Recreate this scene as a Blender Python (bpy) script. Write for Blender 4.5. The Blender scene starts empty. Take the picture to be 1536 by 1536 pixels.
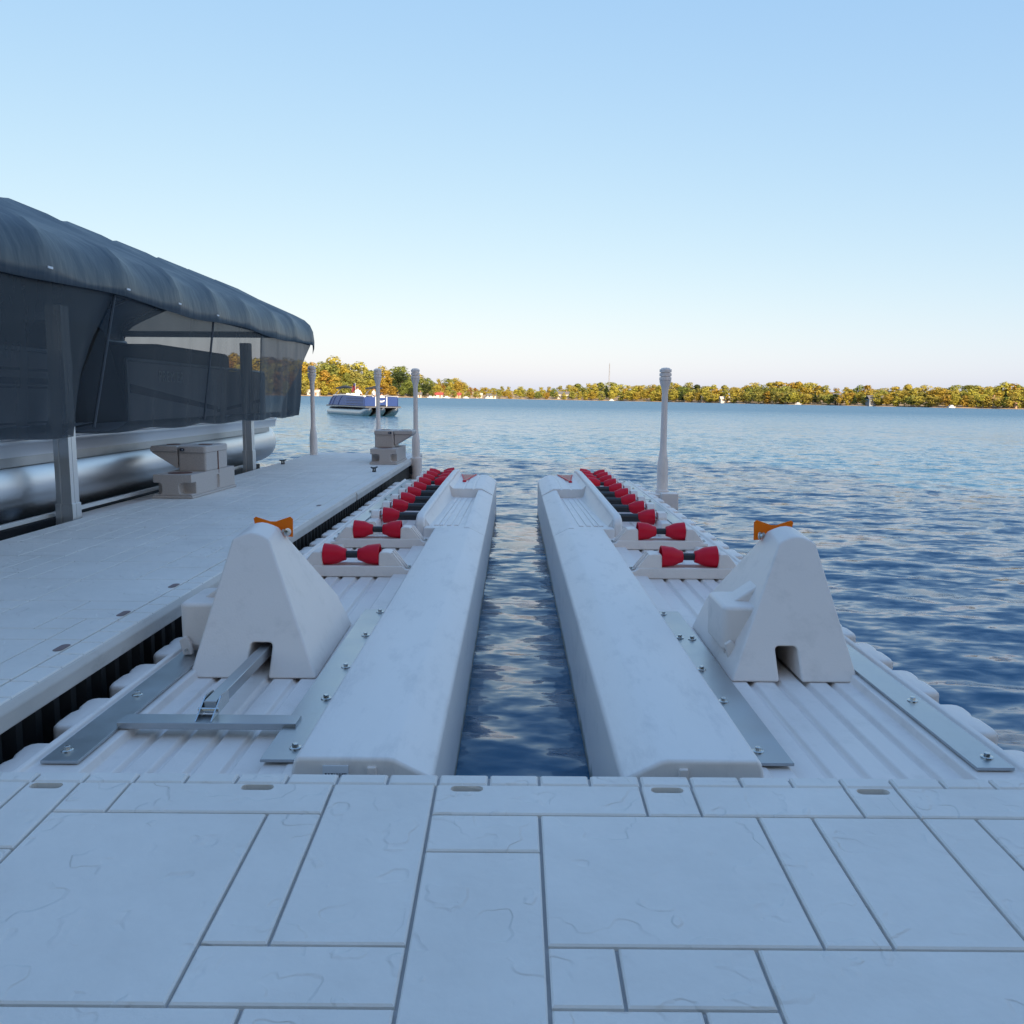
import bpy, bmesh, math, random
from mathutils import Vector, Matrix
R = math.radians
random.seed(11)
SC = bpy.context.scene
COL = SC.collection

# ------------------------------------------------------------------ camera
F_PX, PITCH, ROLL = 1300.0, math.atan(172 / 1300.0), 0.018
CAM = Vector((-0.043, 0.0, 1.40))
cd = bpy.data.cameras.new('Camera')
cam = bpy.data.objects.new('Camera', cd); COL.objects.link(cam)
cd.sensor_fit = 'HORIZONTAL'; cd.sensor_width = 36.0; cd.lens = 36.0 * F_PX / 1536.0
cd.clip_start = 0.05; cd.clip_end = 6000
fw = Vector((0, math.cos(PITCH), -math.sin(PITCH))); up0 = Vector((0, math.sin(PITCH), math.cos(PITCH)))
rt0 = Vector((1, 0, 0))
rt = rt0 * math.cos(ROLL) + up0 * math.sin(ROLL); up = up0 * math.cos(ROLL) - rt0 * math.sin(ROLL)
cam.matrix_world = Matrix(((rt.x, up.x, -fw.x, CAM.x), (rt.y, up.y, -fw.y, CAM.y), (rt.z, up.z, -fw.z, CAM.z), (0, 0, 0, 1)))
SC.camera = cam

# ------------------------------------------------------------------ sky and sun
SUN_EL, SUN_AZ = R(24), R(162)          # low sun behind the camera, a little to the right
wd = bpy.data.worlds.new('World'); SC.world = wd; wd.use_nodes = True
wn = wd.node_tree.nodes; wl = wd.node_tree.links
sky = wn.new('ShaderNodeTexSky'); sky.sky_type = 'NISHITA'; sky.sun_disc = False
sky.sun_elevation = SUN_EL; sky.sun_rotation = SUN_AZ
sky.altitude = 0; sky.air_density = 1.0; sky.dust_density = 1.1; sky.ozone_density = 4.0
bg = wn['Background']; bg.inputs['Strength'].default_value = 0.15
# the camera's colour response, the same over the whole sky: one power curve for each channel
sp_ = wn.new('ShaderNodeSeparateColor'); cb_ = wn.new('ShaderNodeCombineColor'); wl.new(sky.outputs[0], sp_.inputs[0])
for ch, (ex, mu_) in enumerate(((0.66, 0.60), (0.45, 0.755), (0.16, 1.25))):
    a_ = wn.new('ShaderNodeMath'); a_.operation = 'POWER'; a_.inputs[1].default_value = ex; wl.new(sp_.outputs[ch], a_.inputs[0])
    b_ = wn.new('ShaderNodeMath'); b_.operation = 'MULTIPLY'; b_.inputs[1].default_value = mu_; wl.new(a_.outputs[0], b_.inputs[0]); wl.new(b_.outputs[0], cb_.inputs[ch])
wl.new(cb_.outputs[0], bg.inputs[0])
sd = bpy.data.lights.new('Sun', 'SUN'); sd.energy = 2.7; sd.angle = R(0.5); sd.color = (1.0, 0.80, 0.56)
sun = bpy.data.objects.new('Sun', sd); COL.objects.link(sun)
SDIR = Vector((math.sin(SUN_AZ) * math.cos(SUN_EL), math.cos(SUN_AZ) * math.cos(SUN_EL), math.sin(SUN_EL)))
sun.rotation_euler = SDIR.to_track_quat('Z', 'Y').to_euler(); sun.location = (0, -20, 30)
vs = SC.view_settings
vs.view_transform = 'Standard'; vs.look = 'None'; vs.exposure = 1.97; vs.gamma = 1.0; vs.use_curve_mapping = False

# ------------------------------------------------------------------ materials
def mat_base(name):
    m = bpy.data.materials.new(name); m.use_nodes = True
    nt = m.node_tree; return m, nt.nodes, nt.links, nt.nodes['Principled BSDF']

def surf(name, c, rough=0.5, metal=0.0, var=0.12, vscale=3.0, bump=0.0, bscale=60.0, stretch=(1, 1, 1), dirt=0.0, dirtc=(0.2, 0.17, 0.14), spec=0.5, rvar=0.1, wet=False):
    m, n, l, p = mat_base(name)
    tc = n.new('ShaderNodeTexCoord'); oi = n.new('ShaderNodeObjectInfo')
    ad = n.new('ShaderNodeVectorMath'); ad.operation = 'ADD'
    mp = n.new('ShaderNodeMapping'); mp.inputs['Scale'].default_value = stretch
    l.new(tc.outputs['Object'], ad.inputs[0]); l.new(oi.outputs['Random'], ad.inputs[1]); l.new(ad.outputs[0], mp.inputs[0])
    nz = n.new('ShaderNodeTexNoise'); nz.inputs['Scale'].default_value = vscale; nz.inputs['Detail'].default_value = 6; nz.inputs['Roughness'].default_value = 0.6
    l.new(mp.outputs[0], nz.inputs['Vector'])
    mx = n.new('ShaderNodeMix'); mx.data_type = 'RGBA'
    a = [v * (1 - var) for v in c]; b = [min(1, v * (1 + var)) for v in c]
    mx.inputs[6].default_value = (*a, 1); mx.inputs[7].default_value = (*b, 1)
    l.new(nz.outputs[0], mx.inputs[0]); colout = mx.outputs[2]
    if dirt > 0:
        nd = n.new('ShaderNodeTexNoise'); nd.inputs['Scale'].default_value = vscale * 2.7; nd.inputs['Detail'].default_value = 8; nd.inputs['Roughness'].default_value = 0.72
        l.new(mp.outputs[0], nd.inputs['Vector'])
        rp = n.new('ShaderNodeMapRange'); rp.inputs[1].default_value = 0.52; rp.inputs[2].default_value = 0.75; rp.inputs[3].default_value = 0; rp.inputs[4].default_value = dirt
        l.new(nd.outputs[0], rp.inputs[0])
        m2 = n.new('ShaderNodeMix'); m2.data_type = 'RGBA'; m2.inputs[7].default_value = (*dirtc, 1)
        l.new(rp.outputs[0], m2.inputs[0]); l.new(colout, m2.inputs[6]); colout = m2.outputs[2]
    if wet:   # algae and scum left at the waterline
        ge = n.new('ShaderNodeNewGeometry'); sx = n.new('ShaderNodeSeparateXYZ'); l.new(ge.outputs['Position'], sx.inputs[0])
        nw = n.new('ShaderNodeTexNoise'); nw.inputs['Scale'].default_value = 9; nw.inputs['Detail'].default_value = 5; l.new(ge.outputs['Position'], nw.inputs['Vector'])
        mw_ = n.new('ShaderNodeMath'); mw_.operation = 'MULTIPLY_ADD'; mw_.inputs[1].default_value = -0.10; l.new(nw.outputs[0], mw_.inputs[0]); l.new(sx.outputs['Z'], mw_.inputs[2])
        rw_ = n.new('ShaderNodeMapRange'); rw_.inputs[1].default_value = -0.035; rw_.inputs[2].default_value = 0.012; rw_.inputs[3].default_value = 0.85; rw_.inputs[4].default_value = 0; l.new(mw_.outputs[0], rw_.inputs[0])
        m3 = n.new('ShaderNodeMix'); m3.data_type = 'RGBA'; m3.inputs[7].default_value = (0.10, 0.11, 0.07, 1); l.new(rw_.outputs[0], m3.inputs[0]); l.new(colout, m3.inputs[6]); colout = m3.outputs[2]
    l.new(colout, p.inputs['Base Color'])
    rr = n.new('ShaderNodeMapRange'); rr.inputs[3].default_value = max(0.02, rough - rvar); rr.inputs[4].default_value = min(1, rough + rvar)
    l.new(nz.outputs[0], rr.inputs[0]); l.new(rr.outputs[0], p.inputs['Roughness'])
    p.inputs['Metallic'].default_value = metal; p.inputs['Specular IOR Level'].default_value = spec
    if bump > 0:
        nb = n.new('ShaderNodeTexNoise'); nb.inputs['Scale'].default_value = bscale; nb.inputs['Detail'].default_value = 3
        l.new(mp.outputs[0], nb.inputs['Vector'])
        bp = n.new('ShaderNodeBump'); bp.inputs['Strength'].default_value = 1.0; bp.inputs['Distance'].default_value = bump
        l.new(nb.outputs[0], bp.inputs['Height']); l.new(bp.outputs[0], p.inputs['Normal'])
    return m

def stone_mat(name, c):
    """moulded slate: cleft steps and fine pebbling as relief"""
    m, n, l, p = mat_base(name)
    tc = n.new('ShaderNodeTexCoord'); oi = n.new('ShaderNodeObjectInfo')
    w = n.new('ShaderNodeMath'); w.operation = 'MULTIPLY'; w.inputs[1].default_value = 40; l.new(oi.outputs['Random'], w.inputs[0])
    nz = n.new('ShaderNodeTexNoise'); nz.noise_dimensions = '4D'; nz.inputs['Scale'].default_value = 4.2; nz.inputs['Detail'].default_value = 3.0; nz.inputs['Roughness'].default_value = 0.55; nz.inputs['Distortion'].default_value = 0.25
    l.new(tc.outputs['Object'], nz.inputs['Vector']); l.new(w.outputs[0], nz.inputs['W'])
    vo = n.new('ShaderNodeTexVoronoi'); vo.voronoi_dimensions = '4D'; vo.feature = 'F1'; vo.distance = 'CHEBYCHEV'; vo.inputs['Scale'].default_value = 9
    l.new(tc.outputs['Object'], vo.inputs['Vector']); l.new(w.outputs[0], vo.inputs['W'])
    mu = n.new('ShaderNodeMath'); mu.operation = 'MULTIPLY_ADD'; mu.inputs[1].default_value = 0.28; l.new(vo.outputs['Distance'], mu.inputs[0]); l.new(nz.outputs[0], mu.inputs[2])
    sc = n.new('ShaderNodeMath'); sc.operation = 'MULTIPLY'; sc.inputs[1].default_value = 5.5; l.new(mu.outputs[0], sc.inputs[0])
    fl = n.new('ShaderNodeMath'); fl.operation = 'FLOOR'; l.new(sc.outputs[0], fl.inputs[0])
    fr = n.new('ShaderNodeMath'); fr.operation = 'FRACT'; l.new(sc.outputs[0], fr.inputs[0])
    ss = n.new('ShaderNodeMapRange'); ss.interpolation_type = 'SMOOTHSTEP'; ss.inputs[1].default_value = 0.84; ss.inputs[2].default_value = 1.0; l.new(fr.outputs[0], ss.inputs[0])
    st = n.new('ShaderNodeMath'); st.operation = 'ADD'; l.new(fl.outputs[0], st.inputs[0]); l.new(ss.outputs[0], st.inputs[1])
    b1 = n.new('ShaderNodeBump'); b1.inputs['Strength'].default_value = 0.5; b1.inputs['Distance'].default_value = 0.0034
    # fade the steps in and out so the cleft lines break up
    nf = n.new('ShaderNodeTexNoise'); nf.noise_dimensions = '4D'; nf.inputs['Scale'].default_value = 7; nf.inputs['Detail'].default_value = 1
    l.new(tc.outputs['Object'], nf.inputs['Vector']); l.new(w.outputs[0], nf.inputs['W'])
    fm = n.new('ShaderNodeMapRange'); fm.inputs[1].default_value = 0.36; fm.inputs[2].default_value = 0.58; fm.inputs[4].default_value = 0.9; l.new(nf.outputs[0], fm.inputs[0])
    l.new(fm.outputs[0], b1.inputs['Strength']); l.new(st.outputs[0], b1.inputs['Height'])
    n2 = n.new('ShaderNodeTexNoise'); n2.inputs['Scale'].default_value = 15; n2.inputs['Detail'].default_value = 5; l.new(tc.outputs['Object'], n2.inputs['Vector'])
    b2 = n.new('ShaderNodeBump'); b2.inputs['Strength'].default_value = 0.55; b2.inputs['Distance'].default_value = 0.0085
    l.new(n2.outputs[0], b2.inputs['Height']); l.new(b1.outputs[0], b2.inputs['Normal']); l.new(b2.outputs[0], p.inputs['Normal'])
    n3 = n.new('ShaderNodeTexNoise'); n3.inputs['Scale'].default_value = 2.2; n3.inputs['Detail'].default_value = 7; n3.inputs['Roughness'].default_value = 0.65
    l.new(tc.outputs['Object'], n3.inputs['Vector'])
    mx = n.new('ShaderNodeMix'); mx.data_type = 'RGBA'
    mx.inputs[6].default_value = (*[v * 0.82 for v in c], 1); mx.inputs[7].default_value = (*[v * 1.14 for v in c], 1)
    l.new(n3.outputs[0], mx.inputs[0]); l.new(mx.outputs[2], p.inputs['Base Color'])
    p.inputs['Roughness'].default_value = 0.62; p.inputs['Specular IOR Level'].default_value = 0.35
    return m

M = {}
M['plastic'] = surf('beige_plastic', (0.82, 0.745, 0.70), 0.42, var=0.06, vscale=2.5, bump=0.0006, bscale=140, dirt=0.34, dirtc=(0.47, 0.43, 0.40), wet=True)
M['plastic_worn'] = surf('scuffed_plastic', (0.82, 0.775, 0.745), 0.45, var=0.08, vscale=2.0, bump=0.001, bscale=30, dirt=0.55, dirtc=(0.55, 0.53, 0.53), stretch=(2.2, 0.6, 1), wet=True)
M['granite'] = surf('speckled_plastic', (0.50, 0.45, 0.42), 0.55, var=0.35, vscale=110, bump=0.0008, bscale=160)
M['stone'] = stone_mat('moulded_stone', (0.80, 0.755, 0.705))
M['grout'] = surf('joint_grey', (0.46, 0.45, 0.45), 0.8, var=0.15, vscale=12)
M['side'] = surf('dock_edge', (0.58, 0.55, 0.52), 0.6, var=0.2, vscale=5, bump=0.002, bscale=18, dirt=0.35, dirtc=(0.2, 0.19, 0.18), stretch=(1, .4, 1))
M['alu'] = surf('aluminium', (0.46, 0.48, 0.50), 0.34, 1.0, var=0.16, vscale=5, dirt=0.25, dirtc=(0.36, 0.37, 0.38), bump=0.0003, bscale=40, rvar=0.16)
M['alu_bright'] = surf('brushed_aluminium', (0.80, 0.81, 0.83), 0.36, 1.0, var=0.04, vscale=3, rvar=0.05, stretch=(1, .15, 1))
M['leg'] = surf('leg_aluminium', (0.70, 0.72, 0.74), 0.36, 1.0, var=0.06, vscale=4)
M['zinc'] = surf('zinc_bolt', (0.60, 0.60, 0.58), 0.25, 1.0, var=0.15, vscale=40)
M['red'] = surf('red_rubber', (0.66, 0.004, 0.028), 0.45, var=0.12, vscale=8, bump=0.0006, bscale=60, spec=0.3, dirt=0.08, dirtc=(0.35, 0.05, 0.06))
M['black'] = surf('black_rubber', (0.022, 0.025, 0.03), 0.42, var=0.2, vscale=10, bump=0.0005, bscale=60)
M['skirt'] = surf('black_skirt', (0.012, 0.014, 0.016), 0.5, var=0.3, vscale=4)
M['brown'] = surf('brown_pad', (0.16, 0.075, 0.055), 0.6, var=0.2, vscale=20)
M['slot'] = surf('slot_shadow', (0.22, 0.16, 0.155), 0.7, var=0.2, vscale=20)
M['white'] = surf('white_gelcoat', (0.74, 0.74, 0.73), 0.3, var=0.04, vscale=2)
M['cloth'] = surf('navy_vinyl', (0.040, 0.062, 0.085), 0.42, var=0.28, vscale=1.3, bump=0.016, bscale=3.2, stretch=(.8, 1.6, .6), rvar=0.10, dirt=0.4, dirtc=(0.075, 0.095, 0.115))
M['panelgrey'] = surf('grey_panel', (0.42, 0.43, 0.45), 0.4, var=0.05, vscale=2)
M['dark'] = surf('dark_vinyl', (0.03, 0.032, 0.038), 0.55, var=0.2, vscale=5)
M['bluepanel'] = surf('blue_panel', (0.022, 0.050, 0.18), 0.28, var=0.08, vscale=1.5)
M['navy'] = surf('navy_stripe', (0.012, 0.02, 0.07), 0.4, var=0.1)
M['seat'] = surf('cream_vinyl', (0.62, 0.57, 0.50), 0.5, var=0.06, vscale=4)
M['skin'] = surf('skin', (0.50, 0.27, 0.19), 0.55, var=0.06, vscale=12)
M['shirt_white'] = surf('white_shirt', (0.72, 0.72, 0.72), 0.8, var=0.05)
M['shirt_grey'] = surf('grey_shirt', (0.45, 0.46, 0.48), 0.8, var=0.06)
M['shirt_pink'] = surf('pale_shirt', (0.60, 0.50, 0.46), 0.8, var=0.06)
M['hair'] = surf('dark_hair', (0.04, 0.025, 0.018), 0.6, var=0.2, vscale=20)
M['shorts'] = surf('dark_shorts', (0.05, 0.06, 0.09), 0.8, var=0.1)
M['flagred'] = surf('flag_red', (0.25, 0.03, 0.05), 0.8); M['flagblue'] = surf('flag_blue', (0.03, 0.04, 0.14), 0.8)
M['bark'] = surf('bark', (0.10, 0.075, 0.055), 0.9, var=0.3, vscale=4, bump=0.02, bscale=8)
M['sand'] = surf('shore_ground', (0.34, 0.25, 0.16), 0.9, var=0.35, vscale=0.06, dirt=0.7, dirtc=(0.13, 0.13, 0.04))
M['grassbank'] = surf('bank_grass', (0.06, 0.08, 0.03), 0.95, var=0.35, vscale=0.6)
M['roofred'] = surf('red_roof', (0.30, 0.06, 0.05), 0.8, var=0.15); M['roofgrey'] = surf('grey_roof', (0.12, 0.12, 0.13), 0.8, var=0.15)
M['roofbrown'] = surf('brown_roof', (0.22, 0.13, 0.08), 0.8, var=0.15)
M['wallwhite'] = surf('white_siding', (0.48, 0.45, 0.41), 0.7, var=0.05); M['wallgrey'] = surf('grey_siding', (0.20, 0.22, 0.25), 0.7, var=0.08)
M['walltan'] = surf('tan_siding', (0.45, 0.32, 0.22), 0.7, var=0.08)
M['glass'] = surf('dark_glass', (0.03, 0.035, 0.045), 0.08, var=0.1)
M['steel'] = surf('mast_steel', (0.25, 0.25, 0.26), 0.6, 0.4)
M['label'] = surf('white_label', (0.72, 0.76, 0.82), 0.4, var=0.02); M['ink'] = surf('ink', (0.02, 0.025, 0.05), 0.6)

def clear_plastic(name, c, trans):
    m, n, l, p = mat_base(name)
    out = n['Material Output']
    tr = n.new('ShaderNodeBsdfTranslucent'); tr.inputs[0].default_value = (*c, 1)
    tp = n.new('ShaderNodeBsdfTransparent'); tp.inputs[0].default_value = (*[min(1, v * 1.3 + .05) for v in c], 1)
    p.inputs['Base Color'].default_value = (*c, 1); p.inputs['Roughness'].default_value = 0.25
    a = n.new('ShaderNodeMixShader'); a.inputs[0].default_value = 0.5; l.new(p.outputs[0], a.inputs[1]); l.new(tr.outputs[0], a.inputs[2])
    b = n.new('ShaderNodeMixShader'); b.inputs[0].default_value = trans; l.new(a.outputs[0], b.inputs[1]); l.new(tp.outputs[0], b.inputs[2])
    l.new(b.outputs[0], out.inputs[0]); return m
M['orange'] = clear_plastic('orange_plastic', (0.95, 0.32, 0.015), 0.15)
M['pinkclear'] = clear_plastic('pink_plastic', (0.75, 0.42, 0.42), 0.35)

def mesh_cloth(name, c, trans):
    m, n, l, p = mat_base(name)
    out = n['Material Output']
    tc = n.new('ShaderNodeTexCoord'); nz = n.new('ShaderNodeTexNoise'); nz.inputs['Scale'].default_value = 2.0; nz.inputs['Detail'].default_value = 5
    mp = n.new('ShaderNodeMapping'); mp.inputs['Scale'].default_value = (1, 2.5, .5)
    l.new(tc.outputs['Object'], mp.inputs[0]); l.new(mp.outputs[0], nz.inputs['Vector'])
    p.inputs['Base Color'].default_value = (*c, 1); p.inputs['Roughness'].default_value = 0.6
    tp = n.new('ShaderNodeBsdfTransparent'); tp.inputs[0].default_value = (0.93, 0.96, 1.0, 1)
    rr = n.new('ShaderNodeMapRange'); rr.inputs[3].default_value = max(0.02, trans - 0.07); rr.inputs[4].default_value = trans + 0.07
    l.new(nz.outputs[0], rr.inputs[0])
    b = n.new('ShaderNodeMixShader'); l.new(rr.outputs[0], b.inputs[0]); l.new(p.outputs[0], b.inputs[1]); l.new(tp.outputs[0], b.inputs[2])
    l.new(b.outputs[0], out.inputs[0]); return m
M['mesh'] = mesh_cloth('mesh_curtain', (0.013, 0.024, 0.037), 0.26)
M['mesh_dense'] = mesh_cloth('dense_mesh', (0.016, 0.029, 0.044), 0.21)
M['hem2'] = mesh_cloth('folded_mesh', (0.030, 0.048, 0.066), 0.09)
M['hem'] = mesh_cloth('mesh_hem', (0.055, 0.075, 0.10), 0.18)

def leaf_mat(name, c):
    m, n, l, p = mat_base(name)
    out = n['Material Output']
    oi = n.new('ShaderNodeObjectInfo'); geo = n.new('ShaderNodeNewGeometry')
    nz = n.new('ShaderNodeTexNoise'); nz.inputs['Scale'].default_value = 0.35; nz.inputs['Detail'].default_value = 4
    l.new(geo.outputs['Position'], nz.inputs['Vector'])
    hs = n.new('ShaderNodeHueSaturation'); hs.inputs['Color'].default_value = (*c, 1)
    h1 = n.new('ShaderNodeMapRange'); h1.inputs[3].default_value = 0.488; h1.inputs[4].default_value = 0.520; l.new(oi.outputs['Random'], h1.inputs[0]); l.new(h1.outputs[0], hs.inputs['Hue'])
    v1 = n.new('ShaderNodeMapRange'); v1.inputs[1].default_value = 0.3; v1.inputs[2].default_value = 0.7; v1.inputs[3].default_value = 0.75; v1.inputs[4].default_value = 1.2; l.new(nz.outputs[0], v1.inputs[0]); l.new(v1.outputs[0], hs.inputs['Value'])
    l.new(hs.outputs[0], p.inputs['Base Color']); p.inputs['Roughness'].default_value = 0.6; p.inputs['Specular IOR Level'].default_value = 0.2
    tr = n.new('ShaderNodeBsdfTranslucent'); l.new(hs.outputs[0], tr.inputs[0])
    b = n.new('ShaderNodeMixShader'); b.inputs[0].default_value = 0.38; l.new(p.outputs[0], b.inputs[1]); l.new(tr.outputs[0], b.inputs[2])
    l.new(b.outputs[0], out.inputs[0]); return m
LEAF = {'gold': leaf_mat('gold_leaves', (0.38, 0.27, 0.045)), 'yellow': leaf_mat('yellow_leaves', (0.40, 0.34, 0.065)), 'olive': leaf_mat('olive_leaves', (0.30, 0.29, 0.07)),
        'green': leaf_mat('green_leaves', (0.19, 0.22, 0.05)), 'dark': leaf_mat('dark_leaves', (0.045, 0.065, 0.02)), 'rust': leaf_mat('rust_leaves', (0.30, 0.17, 0.03))}

# water
def water_mat():
    m, n, l, p = mat_base('lake_water')
    p.inputs['Base Color'].default_value = (0.032, 0.112, 0.205, 1); p.inputs['Roughness'].default_value = 0.06; p.inputs['IOR'].default_value = 1.333
    geo = n.new('ShaderNodeNewGeometry')
    sp = n.new('ShaderNodeSeparateXYZ'); l.new(geo.outputs['Position'], sp.inputs[0])
    rr = n.new('ShaderNodeMapRange'); rr.inputs[1].default_value = 10; rr.inputs[2].default_value = 140; rr.inputs[3].default_value = 0.08; rr.inputs[4].default_value = 0.36
    l.new(sp.outputs['Y'], rr.inputs[0]); l.new(rr.outputs[0], p.inputs['Roughness'])      # wind ripples get too fine to resolve out on the lake
    def nz(scale, st, det, rot, dist):
        mp = n.new('ShaderNodeMapping'); mp.inputs['Scale'].default_value = st; mp.inputs['Rotation'].default_value = (0, 0, R(rot))
        l.new(geo.outputs['Position'], mp.inputs[0])
        t = n.new('ShaderNodeTexNoise'); t.inputs['Scale'].default_value = scale; t.inputs['Detail'].default_value = det; t.inputs['Roughness'].default_value = 0.5; t.inputs['Distortion'].default_value = dist
        l.new(mp.outputs[0], t.inputs['Vector']); return t
    def slope(t, k):
        a_ = n.new('ShaderNodeVectorMath'); a_.operation = 'SUBTRACT'; a_.inputs[1].default_value = (.5, .5, .5); l.new(t.outputs['Color'], a_.inputs[0])
        b_ = n.new('ShaderNodeVectorMath'); b_.operation = 'MULTIPLY'; b_.inputs[1].default_value = (k * .55, k, 0); l.new(a_.outputs[0], b_.inputs[0]); return b_
    acc = None
    for t, k in ((nz(1.3, (0.5, 1, 1), 2, 8, 0.3), 0.28), (nz(4.6, (0.45, 1, 1), 3, -10, 0.4), 0.75), (nz(11.0, (0.5, 1, 1), 2, 20, 0.2), 0.65)):
        b_ = slope(t, k)
        if acc is None: acc = b_
        else:
            c_ = n.new('ShaderNodeVectorMath'); c_.operation = 'ADD'; l.new(acc.outputs[0], c_.inputs[0]); l.new(b_.outputs[0], c_.inputs[1]); acc = c_
    c_ = n.new('ShaderNodeVectorMath'); c_.operation = 'ADD'; l.new(acc.outputs[0], c_.inputs[0]); l.new(geo.outputs['Normal'], c_.inputs[1])
    d_ = n.new('ShaderNodeVectorMath'); d_.operation = 'NORMALIZE'; l.new(c_.outputs[0], d_.inputs[0])
    l.new(d_.outputs[0], p.inputs['Normal']); return m
M['water'] = water_mat()

# ------------------------------------------------------------------ geometry helpers
def G(): return ([], [])
def add(g, vs_, fs_):
    b = len(g[0]); g[0].extend([tuple(v) for v in vs_]); g[1].extend([tuple(b + i for i in f) for f in fs_]); return g
BF = [(0, 3, 2, 1), (4, 5, 6, 7), (0, 1, 5, 4), (1, 2, 6, 5), (2, 3, 7, 6), (3, 0, 4, 7)]
def box(x0, x1, y0, y1, z0, z1, g=None):
    g = g or G()
    return add(g, [(x0, y0, z0), (x1, y0, z0), (x1, y1, z0), (x0, y1, z0), (x0, y0, z1), (x1, y0, z1), (x1, y1, z1), (x0, y1, z1)], BF)
def hexa(p8, g=None): return add(g or G(), p8, BF)
def prism(poly, a0, a1, axis='y', g=None):
    """poly: 2-D outline; extruded along axis. axis y: (x,z); x: (y,z); z: (x,y)"""
    g = g or G(); n = len(poly)
    def P(u, v, a): return {'y': (u, a, v), 'x': (a, u, v), 'z': (u, v, a)}[axis]
    v = [P(u, w, a0) for u, w in poly] + [P(u, w, a1) for u, w in poly]
    f = [tuple(range(n)), tuple(range(2 * n - 1, n - 1, -1))] + [(i, i + n, (i + 1) % n + n, (i + 1) % n) for i in range(n)]
    return add(g, v, f)
def lathe(prof, c, axis='z', n=20, g=None, cap=True):
    g = g or G(); v = []; f = []
    for r, h in prof:
        for k in range(n):
            a = 2 * math.pi * k / n; u, w = r * math.cos(a), r * math.sin(a)
            v.append({'z': (c[0] + u, c[1] + w, c[2] + h), 'x': (c[0] + h, c[1] + u, c[2] + w), 'y': (c[0] + u, c[1] + h, c[2] + w)}[axis])
    for i in range(len(prof) - 1):
        for k in range(n):
            f.append((i * n + k, i * n + (k + 1) % n, (i + 1) * n + (k + 1) % n, (i + 1) * n + k))
    if cap: f.append(tuple(range(n - 1, -1, -1))); m = (len(prof) - 1) * n; f.append(tuple(range(m, m + n)))
    return add(g, v, f)
def tube(path, r, n=10, g=None):
    g = g or G(); v = []; f = []
    for i, p in enumerate(path):
        p = Vector(p); q = Vector(path[min(i + 1, len(path) - 1)]); o = Vector(path[max(i - 1, 0)])
        d = (q - o).normalized(); a = d.orthogonal().normalized(); 
        ref = Vector((0, 0, 1)) if abs(d.z) < .9 else Vector((1, 0, 0))
        a = d.cross(ref).normalized(); b = d.cross(a)
        rr = r[i] if isinstance(r, (list, tuple)) else r
        for k in range(n):
            t = 2 * math.pi * k / n; v.append(p + a * rr * math.cos(t) + b * rr * math.sin(t))
    for i in range(len(path) - 1):
        for k in range(n): f.append((i * n + k, i * n + (k + 1) % n, (i + 1) * n + (k + 1) % n, (i + 1) * n + k))
    f.append(tuple(range(n - 1, -1, -1))); m = (len(path) - 1) * n; f.append(tuple(range(m, m + n)))
    return add(g, v, f)
def mirror(g, s):
    return ([(x * s, y, z) for x, y, z in g[0]], [tuple(reversed(f)) if s < 0 else f for f in g[1]])
def shift(g, d): return ([(x + d[0], y + d[1], z + d[2]) for x, y, z in g[0]], g[1])

PLAT = []           # top-level things that float with the dock
LOC = {}
def mesh_from(name, g, off=(0, 0, 0)):
    me = bpy.data.meshes.new(name)
    me.from_pydata([(v[0] - off[0], v[1] - off[1], v[2] - off[2]) for v in g[0]], [], g[1])
    bm = bmesh.new(); bm.from_mesh(me); bmesh.ops.recalc_face_normals(bm, faces=bm.faces); bm.to_mesh(me); bm.free()
    return me
def mk(name, g, mat, parent=None, smooth=True, bevel=0.0, seg=2, ang=35, local=False, plat=True, recalc=True):
    off = (0, 0, 0) if (parent is None or local) else LOC.get(parent.name, (0, 0, 0))
    me = g if isinstance(g, bpy.types.Mesh) else mesh_from(name, g, off)
    o = bpy.data.objects.new(name, me); COL.objects.link(o)
    if mat and not me.materials: me.materials.append(M[mat] if isinstance(mat, str) else mat)
    if smooth and not isinstance(g, bpy.types.Mesh):
        me.shade_smooth(); me.set_sharp_from_angle(angle=R(ang))
    if bevel > 0:
        b = o.modifiers.new('Bevel', 'BEVEL'); b.width = bevel; b.segments = seg; b.limit_method = 'ANGLE'; b.angle_limit = R(30); b.harden_normals = True
        b.use_clamp_overlap = True
        me.shade_smooth(); me.set_sharp_from_angle(angle=R(180))
    if parent is not None:
        o.parent = parent; LOC[o.name] = tuple(LOC.get(parent.name, (0, 0, 0))) if not local else (0, 0, 0)
    elif plat: PLAT.append(o)
    return o
def thing(name, label, cat, loc=(0, 0, 0), group=None, plat=True):
    o = bpy.data.objects.new(name, None); COL.objects.link(o); o.location = loc; o.empty_display_size = 0.2
    o['label'] = label; o['category'] = cat
    if group: o['group'] = group
    LOC[o.name] = tuple(loc)
    if plat: PLAT.append(o)
    return o
def tag(o, label, cat, group=None):
    o['label'] = label; o['category'] = cat
    if group: o['group'] = group
    return o
def copy_tree(o, parent=None):
    c = o.copy(); COL.objects.link(c)
    if parent is not None: c.parent = parent
    for ch in list(o.children): copy_tree(ch, c)
    return c
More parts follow.
